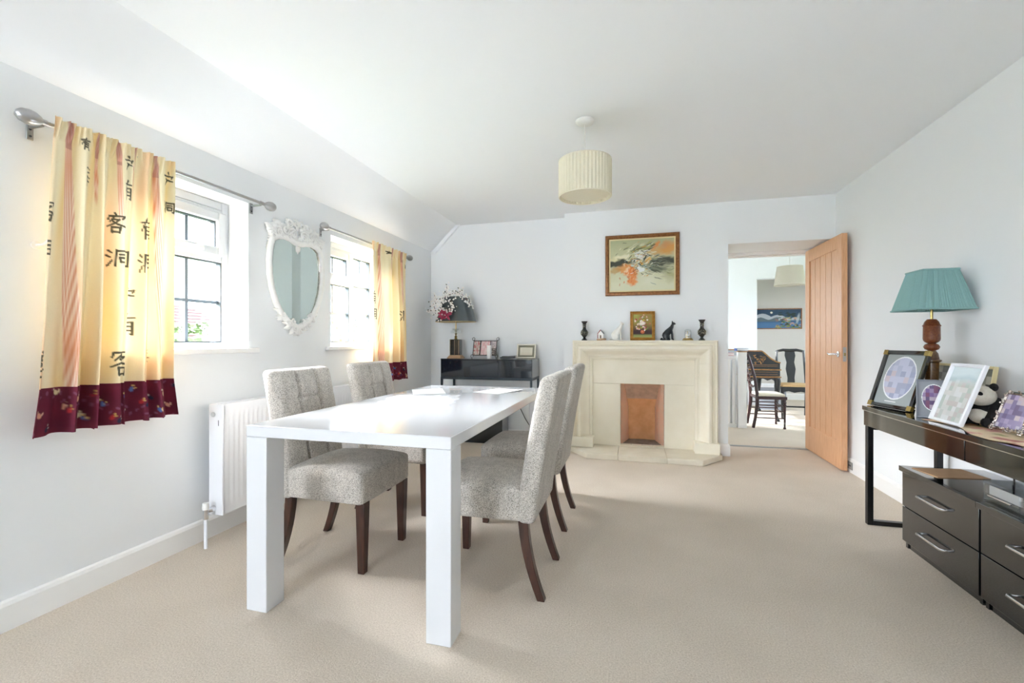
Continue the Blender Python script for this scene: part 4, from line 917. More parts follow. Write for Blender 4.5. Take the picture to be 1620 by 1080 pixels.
# ------------------------------------------------------------------ mantelpiece ornaments
MT, MY = 1.1005, BW - 0.09
def vase(x, h, lab):
    t = thing('brass_vase', lab, 'vase', (x, MY, MT), group='pair of dark etched vases')
    pr = [(0, 0), (0.029, 0), (0.030, 0.006), (0.020, 0.016), (0.012, 0.028), (0.017, 0.036), (0.032, 0.056), (0.0365, 0.076), (0.032, 0.096), (0.020, 0.112), (0.0165, 0.124), (0.016, 0.150), (0.019, 0.170), (0.033, 0.192), (0.032, 0.193), (0.015, 0.170), (0.012, 0.15), (0.0, 0.15)]
    s_ = h / 0.193; MB().lathe([(r, z * s_) for r, z in pr], 28).build('body', 'vase_black', t, smooth=50)
    q = random.Random(int(h * 1000)); d = MB()
    for z, r, n in ((0.076, 0.0365, 20), (0.09, 0.0345, 14), (0.062, 0.0345, 14), (0.138, 0.0163, 9), (0.155, 0.017, 8)):
        for k in range(n):
            a = 2 * PI * k / n + q.uniform(-0.1, 0.1); d.sphere((r * math.cos(a), r * math.sin(a), z * s_ + q.uniform(-0.004, 0.004)), (0.0032, 0.0032, q.uniform(0.003, 0.007)), 6, 4)
    tag(d.build('etched_pattern', 'vase_pattern', t, smooth=60), kind='stuff')
vase(-0.490, 0.193, 'dark etched vase beside the small house ornament on the mantelpiece')
vase(0.615, 0.196, 'dark etched vase beside the glass-domed ornament on the mantelpiece')
def cat(lab, x, m, k):
    b = MB()
    b.tube([(-0.035, 0, 0.032), (-0.028, 0, 0.055), (-0.006, 0, 0.088), (0.018, 0, 0.118), (0.030, 0, 0.140), (0.034, 0, 0.158)], [0.030, 0.036, 0.031, 0.024, 0.017, 0.014], 14)
    b.sphere((-0.022, 0.020, 0.034), (0.034, 0.016, 0.032), 12, 8); b.sphere((-0.022, -0.020, 0.034), (0.034, 0.016, 0.032), 12, 8)
    b.sphere((0.042, 0, 0.170), (0.0175, 0.0155, 0.0150), 14, 10); b.sphere((0.057, 0, 0.166), (0.009, 0.009, 0.007), 10, 8)
    for s_ in (-1, 1):
        b.tube([(0.022, s_ * 0.012, 0.105), (0.032, s_ * 0.013, 0.06), (0.034, s_ * 0.013, 0.012), (0.046, s_ * 0.013, 0.006)], [0.013, 0.010, 0.008, 0.0075], 8)
        b.tube([(-0.03, s_ * 0.026, 0.012), (0.012, s_ * 0.028, 0.008)], [0.011, 0.0085], 8)
        b.tube([(0.034, s_ * 0.010, 0.178), (0.031, s_ * 0.014, 0.200)], [0.0085, 0.0015], 8)
    b.tube([(-0.062, 0.0, 0.020), (-0.074, 0.012, 0.010), (-0.060, 0.038, 0.008), (-0.02, 0.046, 0.007)], [0.010, 0.009, 0.008, 0.006], 8)
    o = b.xf(lambda x_, y_, z_: (x_ * k, y_ * k, z_ * k * 0.968)).build('cat_figurine', m, smooth=80, loc=(x, MY, MT + 0.0005))
    r = o.modifiers.new('one_body', 'REMESH'); r.mode = 'VOXEL'; r.voxel_size = 0.0028; r.use_smooth_shade = True
    s_ = o.modifiers.new('soften', 'SMOOTH'); s_.factor = 0.5; s_.iterations = 5
    return tag(o, lab, 'figurine', 'sitting cat figurines')
cat('black sitting cat figurine with long neck on the mantelpiece', 0.318, 'black_ceramic', 0.98)
cat('white sitting cat figurine with long neck on the mantelpiece', -0.165, 'white_ceramic', 1.0)
def little_house():
    t = thing('house_ornament', 'tiny house ornament on tan base, red and dark roof', 'ornament', (-0.325, MY, MT))
    MB().rbox((0.004, 0, 0.010), (0.094, 0.06, 0.02), 0.009, (10, 8, 4), lambda x, y, z: (x, y, z + 0.002 * math.sin(60 * x))).build('base', 'tan_wood', t, smooth=60)
    MB().prism([(-0.028, 0.018), (0.022, 0.018), (0.022, 0.07), (-0.003, 0.10), (-0.028, 0.07)], -0.018, 0.018, 'y').build('wall', 'white_ceramic', t, bevel=0.002)
    MB().prism([(-0.036, 0.066), (-0.032, 0.062), (-0.003, 0.098), (-0.003, 0.112)], -0.024, 0.024, 'y').build('roof', 'roof_red', t)
    MB().prism([(0.033, 0.070), (0.030, 0.062), (-0.003, 0.098), (-0.003, 0.112)], -0.024, 0.024, 'y').build('roof', 'vase_black', t)
    MB().box(-0.010, 0.004, -0.020, -0.0175, 0.02, 0.052).build('door', 'dark_turned_wood', t); MB().tube([(-0.03, -0.02, 0.02), (-0.03, -0.021, 0.06)], 0.004, 6).build('post', 'roof_red', t)
little_house()
def dome():
    t = thing('domed_ornament', 'small glass-domed ornament with brass base on the mantelpiece', 'ornament', (0.490, MY, MT))
    MB().lathe([(0, 0), (0.050, 0), (0.051, 0.006), (0.044, 0.014), (0.036, 0.022), (0.0, 0.022)], 24).build('base', 'brass', t, smooth=45)
    MB().lathe([(0.031, 0.022), (0.031, 0.085), (0.028, 0.098), (0.018, 0.106), (0.0, 0.109)], 24).build('dome', 'clear_plastic', t, smooth=60)
    for a in (0.3, 2.4, 4.5): MB().tube([(0.019 * math.cos(a), 0.019 * math.sin(a), 0.02), (0.019 * math.cos(a), 0.019 * math.sin(a), 0.088)], 0.0035, 8).build('pillar', 'brass', t, smooth=40)
    MB().lathe([(0, 0), (0.022, 0), (0.022, 0.010), (0, 0.010)], 18).xf(lambda x, y, z: (x, -0.012 - z * 0.6, 0.072 + y * 0.8)).build('dial', 'paper_white', t, smooth=40)
    MB().lathe([(0, 0), (0.014, 0.003), (0.014, 0.012), (0, 0.016)], 14, (0, 0, 0.028)).build('pendulum', 'brass', t, smooth=40)
dome()

# ------------------------------------------------------------------ pendant lamps
def pendant(lab, x, y, r0, r1, z0, z1, pleats, m, amp=0.0045, rose=0.056, CH=CH):
    t = thing('pendant_lamp', lab, 'lamp', (x, y, CH), group='pendant lamps')
    MB().lathe([(0, -0.026), (rose * 0.55, -0.024), (rose * 0.9, -0.016), (rose, -0.008), (rose, 0.0), (0, 0.0)], 28).build('ceiling_rose', 'white_resin', t, smooth=50)
    MB().tube([(0, 0, -0.024), (0, 0, z1 - CH - 0.01)], 0.0035, 8).build('cord', 'white_resin', t, smooth=40)
    n = pleats * 6 if pleats else 48; mb = MB()
    for zz, rr in ((z0, r0), (z1, r1)):
        for k in range(n): a = 2 * PI * k / n; r = rr + (amp * math.sin(pleats * a) if pleats else 0); mb.v.append((r * math.cos(a), r * math.sin(a), zz - CH))
    for k in range(n): l = (k + 1) % n; mb.f.append((k, l, n + l, n + k))
    mb.add([(p[0] * 0.985, p[1] * 0.985, p[2]) for p in mb.v], [tuple(reversed(f)) for f in mb.f])
    for k in range(n): l = (k + 1) % n; mb.f += [(k, 2 * n + k, 2 * n + l, l), (n + k, n + l, 3 * n + l, 3 * n + k)]
    mb.build('lamp_shade', m, t, smooth=60)
    for zz, rr in ((z0, r0), (z1, r1)): MB().tube([((rr - 0.001) * math.cos(2 * PI * k / 40), (rr - 0.001) * math.sin(2 * PI * k / 40), zz - CH) for k in range(40)], 0.004, 6, closed=True).build('rim', m, t, smooth=60)
    MB().lathe([(0, 0), (r0 * 0.93, 0), (r0 * 0.93, 0.004), (0, 0.004)], 40, (0, 0, z0 - CH + 0.012)).build('diffuser', m, t, smooth=40)
    MB().lathe([(0.018, 0), (0.02, 0.05), (0.008, 0.06)], 12, (0, 0, z1 - CH - 0.07)).build('lamp_holder', 'white_resin', t, smooth=40)
    sp = MB()
    for k in range(3): a = 2 * PI * k / 3 + 0.4; sp.tube([(0.015 * math.cos(a), 0.015 * math.sin(a), z1 - CH - 0.02), ((r1 - 0.003) * math.cos(a), (r1 - 0.003) * math.sin(a), z1 - CH - 0.004)], 0.0018, 6)
    sp.build('spider', 'satin_steel', t)
pendant('cream pleated drum pendant lamp hanging over the room', -0.289, 2.764, 0.155, 0.155, 1.962, 2.177, 44, 'cream_shade')
pendant('plain tapered drum pendant lamp seen through the doorway', 2.195, 7.5, 0.205, 0.165, 1.915, 2.185, 0, 'linen_shade', CH=HC)

# ------------------------------------------------------------------ black gloss drawer chests (front faces local -x ... built with front at x=0, depth +x, width +y)
def chest(lab, loc, rz, wd=0.56, dp=0.355, h=0.43, m='black_gloss', group='black gloss two-drawer chests'):
    t = thing('drawer_chest', lab, 'chest', loc, rz, group=group)
    MB().box(0.012, dp, 0.0, wd, 0.035, h - 0.026).build('body', m, t, bevel=0.0015)
    MB().box(-0.014, dp, -0.004, wd + 0.004, h - 0.026, h).build('top_board', m, t, bevel=0.002)
    MB().box(0.022, dp - 0.02, 0.03, wd - 0.012, 0, 0.036).build('plinth', m, t)
    for a in (0.004, wd - 0.022): MB().box(0.016, 0.06, a, a + 0.018, 0, 0.036).build('foot', m, t)
    dh = (h - 0.026 - 0.035) / 2
    for k in range(2):
        d = MB().box(0, 0.0115, 0.002, wd - 0.002, 0.036 + dh * k + 0.002, 0.036 + dh * (k + 1) - 0.003).build('drawer', m, t, bevel=0.0015)
        yc, zc = wd * 0.52, 0.036 + dh * k + dh * 0.55
        hd = MB().tube([(0.0, yc - 0.095, zc), (-0.018, yc - 0.095, zc), (-0.026, yc - 0.088, zc), (-0.026, yc + 0.088, zc), (-0.018, yc + 0.095, zc), (0.0, yc + 0.095, zc)], 0.0065, 8, flat=1.0)
        hd.build('handle', 'chrome', d, smooth=50)
    return t
chest('black gloss two-drawer chest under the console, with the brown envelope on top', (1.375, 2.320, 0), 0)
chest('black gloss two-drawer chest under the console, cut by the picture edge', (1.375, 1.752, 0), 0)
chest('dark gloss low chest on the floor beneath the alcove console', (-1.905, 4.60, 0), 0, 0.24, 0.56, 0.46, 'blue_sheen_gloss').rotation_euler = (0, 0, 0)

def tag_env():
    t = thing('envelope', 'brown paper envelope lying on the black chest', 'envelope', (1.52, 2.765, 0.4305), R(8))
    MB().box(-0.115, 0.115, -0.085, 0.085, 0, 0.0025).build('body', 'kraft_paper', t)
    MB().prism([(-0.115, -0.085), (0.115, -0.085), (0.0, -0.01)], 0.0026, 0.0036, 'z').build('flap', 'kraft_paper', t)
tag_env()
def tray():
    t = thing('plastic_organiser', 'clear plastic drawer organiser standing on the black chests', 'organiser', (1.415, 1.80, 0.4305))
    L_, D_, Hh = 0.565, 0.26, 0.082
    b = MB()
    for q in ((0, D_, 0, L_, 0, 0.003), (0, D_, 0, L_, Hh - 0.003, Hh), (0, D_, 0, 0.003, 0.003, Hh - 0.003), (0, D_, L_ - 0.003, L_, 0.003, Hh - 0.003), (D_ - 0.003, D_, 0.003, L_ - 0.003, 0.003, Hh - 0.003)): b.box(*q)
    b.build('shell', 'clear_plastic', t)
    for k in range(3):
        a = 0.006 + k * (L_ - 0.012) / 3; w_ = (L_ - 0.012) / 3 - 0.006; d = MB()
        for q in ((-0.003, 0, a, a + w_, 0.006, Hh - 0.012), (0, D_ - 0.02, a, a + 0.002, 0.006, 0.05), (0, D_ - 0.02, a + w_ - 0.002, a + w_, 0.006, 0.05), (0, D_ - 0.02, a + 0.002, a + w_ - 0.002, 0.006, 0.008)): d.box(*q)
        dr = d.build('drawer', 'clear_plastic', t)
        MB().box(-0.010, -0.003, a + 0.03, a + w_ - 0.03, 0.024, 0.028).build('handle', 'chrome', dr)
        MB().box(0.01, 0.014, a + 0.008, a + w_ - 0.008, 0.026, Hh - 0.02).build('divider', 'paper_white', dr)
tray()

# ------------------------------------------------------------------ console tables
def console_right():
    t = thing('console_table', 'long black gloss console table against the right wall', 'console table', (1.336, 1.46, 0))
    L_, D_ = 1.75, 0.395
    MB().box(-0.008, D_, 0, L_, 0.680, 0.705).build('top_board', 'black_gloss', t, bevel=0.002)
    MB().box(0.012, D_ - 0.01, 0.006, L_ - 0.006, 0.59, 0.676).build('body', 'black_gloss', t)
    MB().box(-0.004, 0.012, 0.002, L_ - 0.002, 0.6762, 0.680).build('trim_strip', 'chrome', t)
    for k in range(2): MB().box(0.0, 0.0118, 0.004 + k * L_ / 2, L_ / 2 - 0.002 + k * L_ / 2 - 0.002 * k, 0.588, 0.675).build('drawer', 'black_gloss', t, bevel=0.001)
    for y in (0.012, L_ - 0.045):                                 # square-section steel end frames
        f = MB().box(0.003, 0.033, y, y + 0.032, 0.0, 0.59).box(D_ - 0.05, D_ - 0.02, y, y + 0.032, 0.0, 0.59).box(0.033, D_ - 0.05, y, y + 0.032, 0.0, 0.026).box(0.033, D_ - 0.05, y, y + 0.032, 0.566, 0.5899)
        f.build('leg_frame', 'black_metal', t, bevel=0.002)
console_right()
def console_alcove():
    t = thing('console_table', 'dark gloss console table on thin metal frame in the alcove', 'console table', (-2.003, 4.50, 0))
    L_, D_ = 1.0, 0.362
    MB().box(0.0, L_, 0.012, D_, 0.716, 0.896).build('body', 'blue_sheen_gloss', t, bevel=0.0015)
    MB().box(0, L_, -0.004, D_, 0.8962, 0.908).build('top_board', 'blue_sheen_gloss', t, bevel=0.0015)
    MB().box(0.002, L_ - 0.002, 0.0, 0.0118, 0.718, 0.894).build('drawer', 'blue_sheen_gloss', t, bevel=0.001)
    f = MB().box(0, L_, 0.0, 0.02, 0.69, 0.7155).box(0, L_, D_ - 0.02, D_, 0.69, 0.7155).box(0, 0.02, 0.02, D_ - 0.02, 0.69, 0.7155).box(L_ - 0.02, L_, 0.02, D_ - 0.02, 0.69, 0.7155)
    f.build('base_frame', 'slate_metal', t)
    for x in (0, L_ - 0.02):
        for y in (0, D_ - 0.02): MB().box(x, x + 0.02, y, y + 0.02, 0, 0.69).build('leg', 'slate_metal', t)
console_alcove()
cb = MB().tube([(-1.25, AW - 0.012, 0.42), (-1.21, AW - 0.012, 0.34), (-1.16, AW - 0.012, 0.24), (-1.10, AW - 0.010, 0.15), (-1.05, AW - 0.010, 0.06), (-1.04, AW - 0.05, 0.006)], 0.004, 6)
tag(cb.build('power_cable', 'cable_black', smooth=60), 'thin dark cable hanging against the alcove wall', 'cable')
cb = MB().tube([(RW - 0.006, 2.72, 0.56), (RW - 0.006, 2.715, 0.45), (RW - 0.006, 2.70, 0.30), (RW - 0.02, 2.70, 0.02)], 0.0035, 6)
tag(cb.build('power_cable', 'cable_black', smooth=60), 'thin dark cable hanging behind the long console', 'cable')

# ------------------------------------------------------------------ things on the alcove console
AT = 0.9085
def alcove_lamp():
    t = thing('table_lamp', 'table lamp with grey metallic shade and dark block body in the alcove', 'lamp', (-1.905, 4.69, AT))
    MB().hexa([(-0.085, -0.06, 0), (0.085, -0.06, 0), (0.085, 0.06, 0), (-0.085, 0.06, 0)], [(-0.058, -0.045, 0.032), (0.058, -0.045, 0.032), (0.058, 0.045, 0.032), (-0.058, 0.045, 0.032)]).build('base', 'tan_wood', t, bevel=0.003)
    MB().box(-0.058, 0.058, -0.04, 0.04, 0.0322, 0.205).build('block', 'blue_sheen_gloss', t, bevel=0.004)
    ed = MB()
    for x in (-0.05, 0.0, 0.05): ed.box(x - 0.002, x + 0.002, -0.0415, -0.0400, 0.036, 0.2)
    ed.build('inlay', 'silver', t)
    MB().lathe([(0, 0.205), (0.022, 0.206), (0.010, 0.224), (0.020, 0.232), (0.010, 0.240), (0.006, 0.255), (0.016, 0.268), (0.0, 0.270)], 16).build('collar', 'brass', t, smooth=50)
    MB().lathe([(0.010, 0.270), (0.064, 0.274), (0.060, 0.290), (0.046, 0.322), (0.040, 0.322), (0.008, 0.284)], 16, sy=0.7).build('crystal_cup', 'clear_plastic', t, smooth=40)
    MB().tube([(0, 0, 0.27), (0, 0, 0.44)], 0.006, 10).build('stem', 'brass', t, smooth=50)
    z0, z1 = 0.398, 0.672; mb = MB(); n = 64
    def sup(a, rx, ry):                                           # rounded rectangle plan
        c_, s_ = math.cos(a), math.sin(a); e = 2 / 3.4; return (rx * math.copysign(abs(c_) ** e, c_), ry * math.copysign(abs(s_) ** e, s_))
    for k_, (rx, ry) in ((1.0, (0.222, 0.14)), (0.985, (0.222, 0.14))):
        o = len(mb.v)
        for zz, f in ((z0, 1.0), (z1, 0.64)):
            for k in range(n): x, y = sup(2 * PI * k / n, rx * f * k_, ry * f * k_); mb.v.append((x, y, zz))
        for k in range(n): l = (k + 1) % n; q = (o + k, o + l, o + n + l, o + n + k); mb.f.append(q if k_ == 1.0 else tuple(reversed(q)))
    for k in range(n): l = (k + 1) % n; mb.f += [(k, 2 * n + k, 2 * n + l, l), (n + k, n + l, 3 * n + l, 3 * n + k)]
    mb.build('lamp_shade', 'grey_shade', t, smooth=60)
    rm = MB().tube([(*sup(2 * PI * k / 48, 0.219, 0.138), z0) for k in range(48)], 0.0035, 6, closed=True); rm.build('shade_rim', 'shade_lining', t, smooth=60)
    sp = MB()
    for a in (0, PI): sp.tube([(0, 0, 0.43), (0.10 * math.cos(a), 0, 0.52), (0.135 * math.cos(a), 0, z1 - 0.004)], 0.002, 6)
    sp.build('shade_carrier', 'brass', t)
alcove_lamp()
def garland():
    t = thing('flower_garland', 'white blossom garland with crimson flower draped over the grey lampshade', 'garland', (-1.905, 4.69, AT + 0.39))
    q = random.Random(21); tw = MB(); be = MB(); lf = MB()
    paths = [[(-0.06, -0.165, 0.09), (-0.11, -0.155, 0.15), (-0.10, -0.13, 0.23), (-0.06, -0.11, 0.31), (-0.07, -0.09, 0.40)],
             [(-0.06, -0.165, 0.09), (-0.16, -0.16, 0.09), (-0.23, -0.14, 0.13), (-0.28, -0.12, 0.12)],
             [(-0.10, -0.14, 0.20), (-0.20, -0.10, 0.24), (-0.22, -0.08, 0.30)],
             [(-0.09, -0.12, 0.28), (0.02, -0.10, 0.315), (0.11, -0.10, 0.30), (0.17, -0.09, 0.24), (0.21, -0.08, 0.16)],
             [(-0.06, -0.165, 0.09), (0.0, -0.165, 0.12), (0.035, -0.15, 0.18), (-0.01, -0.14, 0.24)],
             [(0.05, -0.10, 0.31), (0.10, -0.06, 0.35), (0.06, -0.05, 0.36)],
             [(-0.18, -0.14, 0.12), (-0.21, -0.13, 0.20), (-0.17, -0.12, 0.26)],
             [(-0.10, -0.17, 0.10), (-0.15, -0.17, 0.04), (-0.13, -0.17, 0.02)]]
    for p in paths:
        tw.tube(p, 0.003, 5)
        for i in range(len(p) - 1):
            a, b_ = Vector(p[i]), Vector(p[i + 1]); n = int((b_ - a).length / 0.0046)
            for k in range(n):
                c_ = a.lerp(b_, k / n) + Vector((q.gauss(0, 0.021), q.gauss(-0.014, 0.012), q.gauss(0, 0.021))); be.sphere(c_, q.uniform(0.0055, 0.0105), 7, 5)
                if k % 16 == 0:
                    d = Vector((q.uniform(-1, 1), q.uniform(-1, 0), q.uniform(-1, 1))).normalized() * 0.03; e = c_ + d; s_ = d.cross(Vector((0, 1, 0.3))).normalized() * 0.009; m_ = c_.lerp(e, 0.5)
                    lf.add([c_, m_ + s_, e, m_ - s_], [(0, 1, 2, 3)]); tw.tube([a.lerp(b_, k / n), c_], 0.0015, 4)
    tw.build('branch', 'twig', t, smooth=60); tag(be.build('blossom', 'blossom', t, smooth=60), kind='stuff'); tag(lf.build('leaf_sprays', 'dark_leaf', t, normals=False), kind='stuff')
    c0 = Vector((-0.065, -0.185, 0.075))
    for ring, (n, L_, el) in enumerate(((7, 0.058, 0.3), (6, 0.042, 0.8))):
        for k in range(n):
            a = 2 * PI * k / n + ring * 0.4; d = Vector((math.cos(a) * math.cos(el), -math.sin(el), math.sin(a) * math.cos(el))); s_ = Vector((-math.sin(a), 0, math.cos(a)))
            mb = MB(); mb.grid(6, 5, lambda u, v: c0 + d * (L_ * u) + s_ * (0.020 * math.sin(PI * min(1, 0.12 + 0.8 * u)) * (v - 0.5) * 2) + Vector((0, -0.012 * u * u - 0.006 * abs(v - 0.5), 0)))
            mb.add([Vector(p) + Vector((0, 0.0015, 0)) for p in mb.v], [tuple(reversed(f)) for f in mb.f]); mb.build('petal', 'crimson_petal', t, smooth=70)
    for k, (dx, dz, a) in enumerate(((0.08, 0.01, 0.1), (0.055, -0.055, -1.1), (0.09, 0.035, 0.4))):
        mb = MB(); mb.grid(8, 4, lambda u, v: c0 + Vector((0.03 + (dx - 0.02) * u - math.sin(a) * 0.014 * (v - 0.5) * 2 * math.sin(PI * (0.1 + 0.85 * u)), 0.012 - 0.006 * math.sin(PI * u), dz * u + math.cos(a) * 0.014 * (v - 0.5) * 2 * math.sin(PI * (0.1 + 0.85 * u)))))
        mb.add([Vector(p) + Vector((0, 0.0015, 0)) for p in mb.v], [tuple(reversed(f)) for f in mb.f]); mb.build('petal', 'crimson_petal', t, smooth=70)
garland()
def mosaic(pal, seed, nx=7, ny=8, soft=0.35, bgc=None):
    q = random.Random(seed); G = np.array([[L3(q.choice(pal)) for _ in range(ny)] for _ in range(nx)])
    m = G.mean(axis=(0, 1)); G = G * 0.7 + m * 0.3
    def fn(U, V): return G[np.clip((U * nx).astype(int), 0, nx - 1), np.clip((V * ny).astype(int), 0, ny - 1)]
    return fn
def collage():
    t = thing('collage_frame', 'dark wire photo frame with loop corners holding three pictures', 'photo frame', (-1.590, 4.735, AT + 0.027), rx=-R(16))
    w_, h_ = 0.272, 0.17; mb = MB().frame(w_, h_, [(0, 0), (0, 0.008), (0.007, 0.008), (0.007, 0)])
    x1, x2 = -0.052, 0.062
    mb.box(x1 - 0.006, x1 + 0.006, -0.008, 0, 0.006, h_ - 0.006); mb.box(x2 - 0.003, x2 + 0.003, -0.008, 0, 0.006, h_ - 0.006); mb.box(x2, w_ / 2, -0.008, 0, h_ * 0.42, h_ * 0.42 + 0.007)
    mb.build('frame', 'black_metal', t)
    for sx in (-1, 1):
        for z in (-0.008, h_ + 0.018): MB().tube([(sx * (w_ / 2 + 0.005) + 0.015 * math.cos(a), -0.004, z + 0.017 * math.sin(a)) for a in [2 * PI * k / 14 for k in range(14)]], 0.003, 6, closed=True).xf(lambda x, y, zz: (x, y, zz)).build('loop', 'black_metal', t, smooth=60)
    for k, (a, b_, c_, d, pal) in enumerate(((-w_ / 2 + 0.006, x1 - 0.005, 0.006, h_ - 0.006, ((214, 206, 202), (196, 110, 118), (222, 216, 210), (180, 150, 140))), (x1 + 0.005, x2 - 0.002, 0.006, h_ - 0.006, ((226, 170, 176), (222, 190, 190), (232, 214, 212))), (x2 + 0.002, w_ / 2 - 0.006, h_ * 0.44, h_ - 0.006, ((180, 168, 176), (214, 206, 206))), (x2 + 0.002, w_ / 2 - 0.006, 0.006, h_ * 0.42, ((60, 60, 62), (200, 198, 196), (120, 118, 120))))):
        o = painted('photo', t, b_ - a, d - c_, 30, 30, mosaic(pal, 40 + k), 'picture_glass_print', z0=c_, y0=-0.003); o.location.x = (a + b_) / 2
    MB().box(-w_ / 2 + 0.004, w_ / 2 - 0.004, -0.002, 0.0, 0.004, h_ - 0.004).build('backing', 'black_metal', t)
    MB().tube([(0, 0.002, h_ * 0.6), (0, 0.065, 0.018)], 0.003, 6).build('strut', 'black_metal', t)
collage()
cn = thing('white_candle', 'white textured pillar in front of the wire photo frame', 'candle', (-1.487, 4.59, AT))
MB().rbox((0, 0, 0.070), (0.044, 0.044, 0.14), 0.008, (6, 6, 16), lambda x, y, z: (x * (1 + 0.05 * math.sin(55 * z)) + 0.001 * math.sin(160 * z), y, z)).build('body', 'white_resin', cn, smooth=60)
MB().tube([(0, 0, 0.139), (0.001, 0, 0.150)], 0.0014, 6).build('wick', 'cable_black', cn)
wl = thing('wallet', 'slim black leather case lying on the alcove console', 'case', (-1.285, 4.62, AT), R(5))
MB().rbox((0, 0, 0.010), (0.165, 0.10, 0.018), 0.006, (10, 8, 4), lambda x, y, z: (x, y, z + 0.006 * max(0, x / 0.08))).build('body', 'black_ceramic', wl, smooth=60)
MB().rbox((0.01, 0, 0.0235), (0.15, 0.09, 0.008), 0.003, (8, 6, 4), lambda x, y, z: (x, y, z + 0.007 * max(0, x / 0.08))).build('flap', 'black_ceramic', wl, smooth=60)
def simple_frame(name, lab, loc, rz, tilt, w_, h_, fw, fm, fn, mount=None, mfn=None, dep=0.014, strut=True, group=None, nx=60, ny=60):
    t = thing(name, lab, 'photo frame', loc, rz, -tilt, group)
    MB().frame(w_, h_, [(0, 0), (0, dep), (fw * 0.15, dep + 0.003), (fw * 0.8, dep + 0.001), (fw, dep * 0.5), (fw, 0)]).build('frame', fm, t, smooth=35)
    MB().box(-w_ / 2 + 0.003, w_ / 2 - 0.003, -0.003, 0.0, 0.003, h_ - 0.003).build('backing', 'kraft_paper' if fm != 'black_gloss' else 'black_metal', t)
    if mount: MB().frame(w_ - 2 * fw + 0.002, h_ - 2 * fw + 0.002, [(0, 0), (0, 0.0065), (mount[0], 0.0065), (mount[0] + 0.002, 0.004)], z0=fw - 0.001).build('mount', mount[1], t)
    m0 = fw + (mount[0] if mount else 0) - 0.001
    painted('print', t, w_ - 2 * m0, h_ - 2 * m0, nx, ny, fn, 'picture_glass_print', z0=m0, y0=-0.0042)
    if strut:
        ye = h_ * 0.60 * math.sin(2 * tilt) * 0.8 + 0.012; ze = ye * math.tan(tilt) + 0.002
        MB().hexa([(-0.02, 0.001, h_ * 0.66), (0.02, 0.001, h_ * 0.66), (0.02, 0.004, h_ * 0.66), (-0.02, 0.004, h_ * 0.66)], [(-0.028, ye, ze), (0.028, ye, ze), (0.028, ye + 0.003, ze + 0.003), (-0.028, ye + 0.003, ze + 0.003)]).build('strut', 'black_metal', t)
    return t
def cert(U, V):
    c_ = np.tile(L3((222, 216, 198)), (len(U), 1)); k = ((np.sin(V * 60) > 0.3) & (U > 0.2) & (U < 0.8) & (V > 0.2) & (V < 0.8))[:, None] * 0.12; c_ = c_ * (1 - k) + L3((150, 140, 120)) * k; return c_
simple_frame('photo_frame', 'cream photo frame with olive mount on the alcove console', (-1.118, 4.72, AT), 0, R(14), 0.205, 0.155, 0.014, 'ivory_frame', cert, (0.020, 'olive_mount'))

# ------------------------------------------------------------------ things on the long console
CT = 0.7055
def teal_lamp():
    t = thing('table_lamp', 'table lamp with teal pleated square shade and red-brown turned base', 'lamp', (1.597, 3.055, CT))
    MB().lathe([(0, 0), (0.052, 0), (0.054, 0.012), (0.046, 0.024), (0.034, 0.034), (0.026, 0.06), (0.030, 0.18), (0.032, 0.268), (0.042, 0.276), (0.042, 0.282), (0.033, 0.286), (0.028, 0.318), (0.018, 0.334), (0.0, 0.336)], 32).build('foot', 'dark_turned_wood', t, smooth=40)
    MB().lathe([(0.016, 0.334), (0.030, 0.341), (0.036, 0.354), (0.030, 0.367), (0.016, 0.374)], 32).build('bead', 'red_turned_wood', t, smooth=50)
    MB().lathe([(0.018, 0.374), (0.030, 0.382), (0.036, 0.390), (0.038, 0.400), (0.037, 0.466), (0.041, 0.472), (0.036, 0.478), (0.031, 0.494), (0.020, 0.508), (0.0, 0.510)], 32).build('barrel', 'red_turned_wood', t, smooth=35)
    MB().tube([(0, 0, 0.508), (0, 0, 0.60)], 0.0065, 10).build('stem', 'brass', t, smooth=50)
    z0, z1, b, a = 0.560, 0.775, 0.130, 0.080
    mb = MB(); per = 22; pts = []
    def sq(f, h, amp):                                            # square with shallow knife pleats
        side = int(f * 4) % 4; g = f * 4 - int(f * 4); w_ = amp * (abs(((g * per) % 1) - 0.25) * 1.33 if (g * per) % 1 > 0.25 else (g * per) % 1 * 0 + 0.33)
        q = -1 + 2 * g; r = h + w_
        return [(-r, -q * h), (q * h, -r), (r, q * h), (-q * h, r)][side]
    n = 4 * per * 4
    for sc in (1.0, 0.97):
        o = len(mb.v)
        for zz, h in ((z0, b), (z1, a)):
            for k in range(n): x, y = sq(k / n, h * sc, 0.006); mb.v.append((x, y, zz))
        for k in range(n): l = (k + 1) % n; q = (o + k, o + l, o + n + l, o + n + k); mb.f.append(q if sc == 1.0 else tuple(reversed(q)))
    for k in range(n): l = (k + 1) % n; mb.f += [(k, 2 * n + k, 2 * n + l, l), (n + k, n + l, 3 * n + l, 3 * n + k)]
    mb.build('lamp_shade', 'teal_shade', t, smooth=25)
    for zz, h in ((z0, b + 0.002), (z1, a + 0.002)):
        MB().tube([(-h, -h, zz), (h, -h, zz), (h, h, zz), (-h, h, zz)], 0.005, 6, closed=True).build('shade_binding', 'teal_shade', t)
    sp = MB(); 
    for sx in (-1, 1): sp.tube([(0, 0, 0.59), (sx * 0.05, 0, 0.68), (sx * (a - 0.003), 0, z1 - 0.004)], 0.002, 6)
    sp.build('shade_carrier', 'brass', t)
teal_lamp()
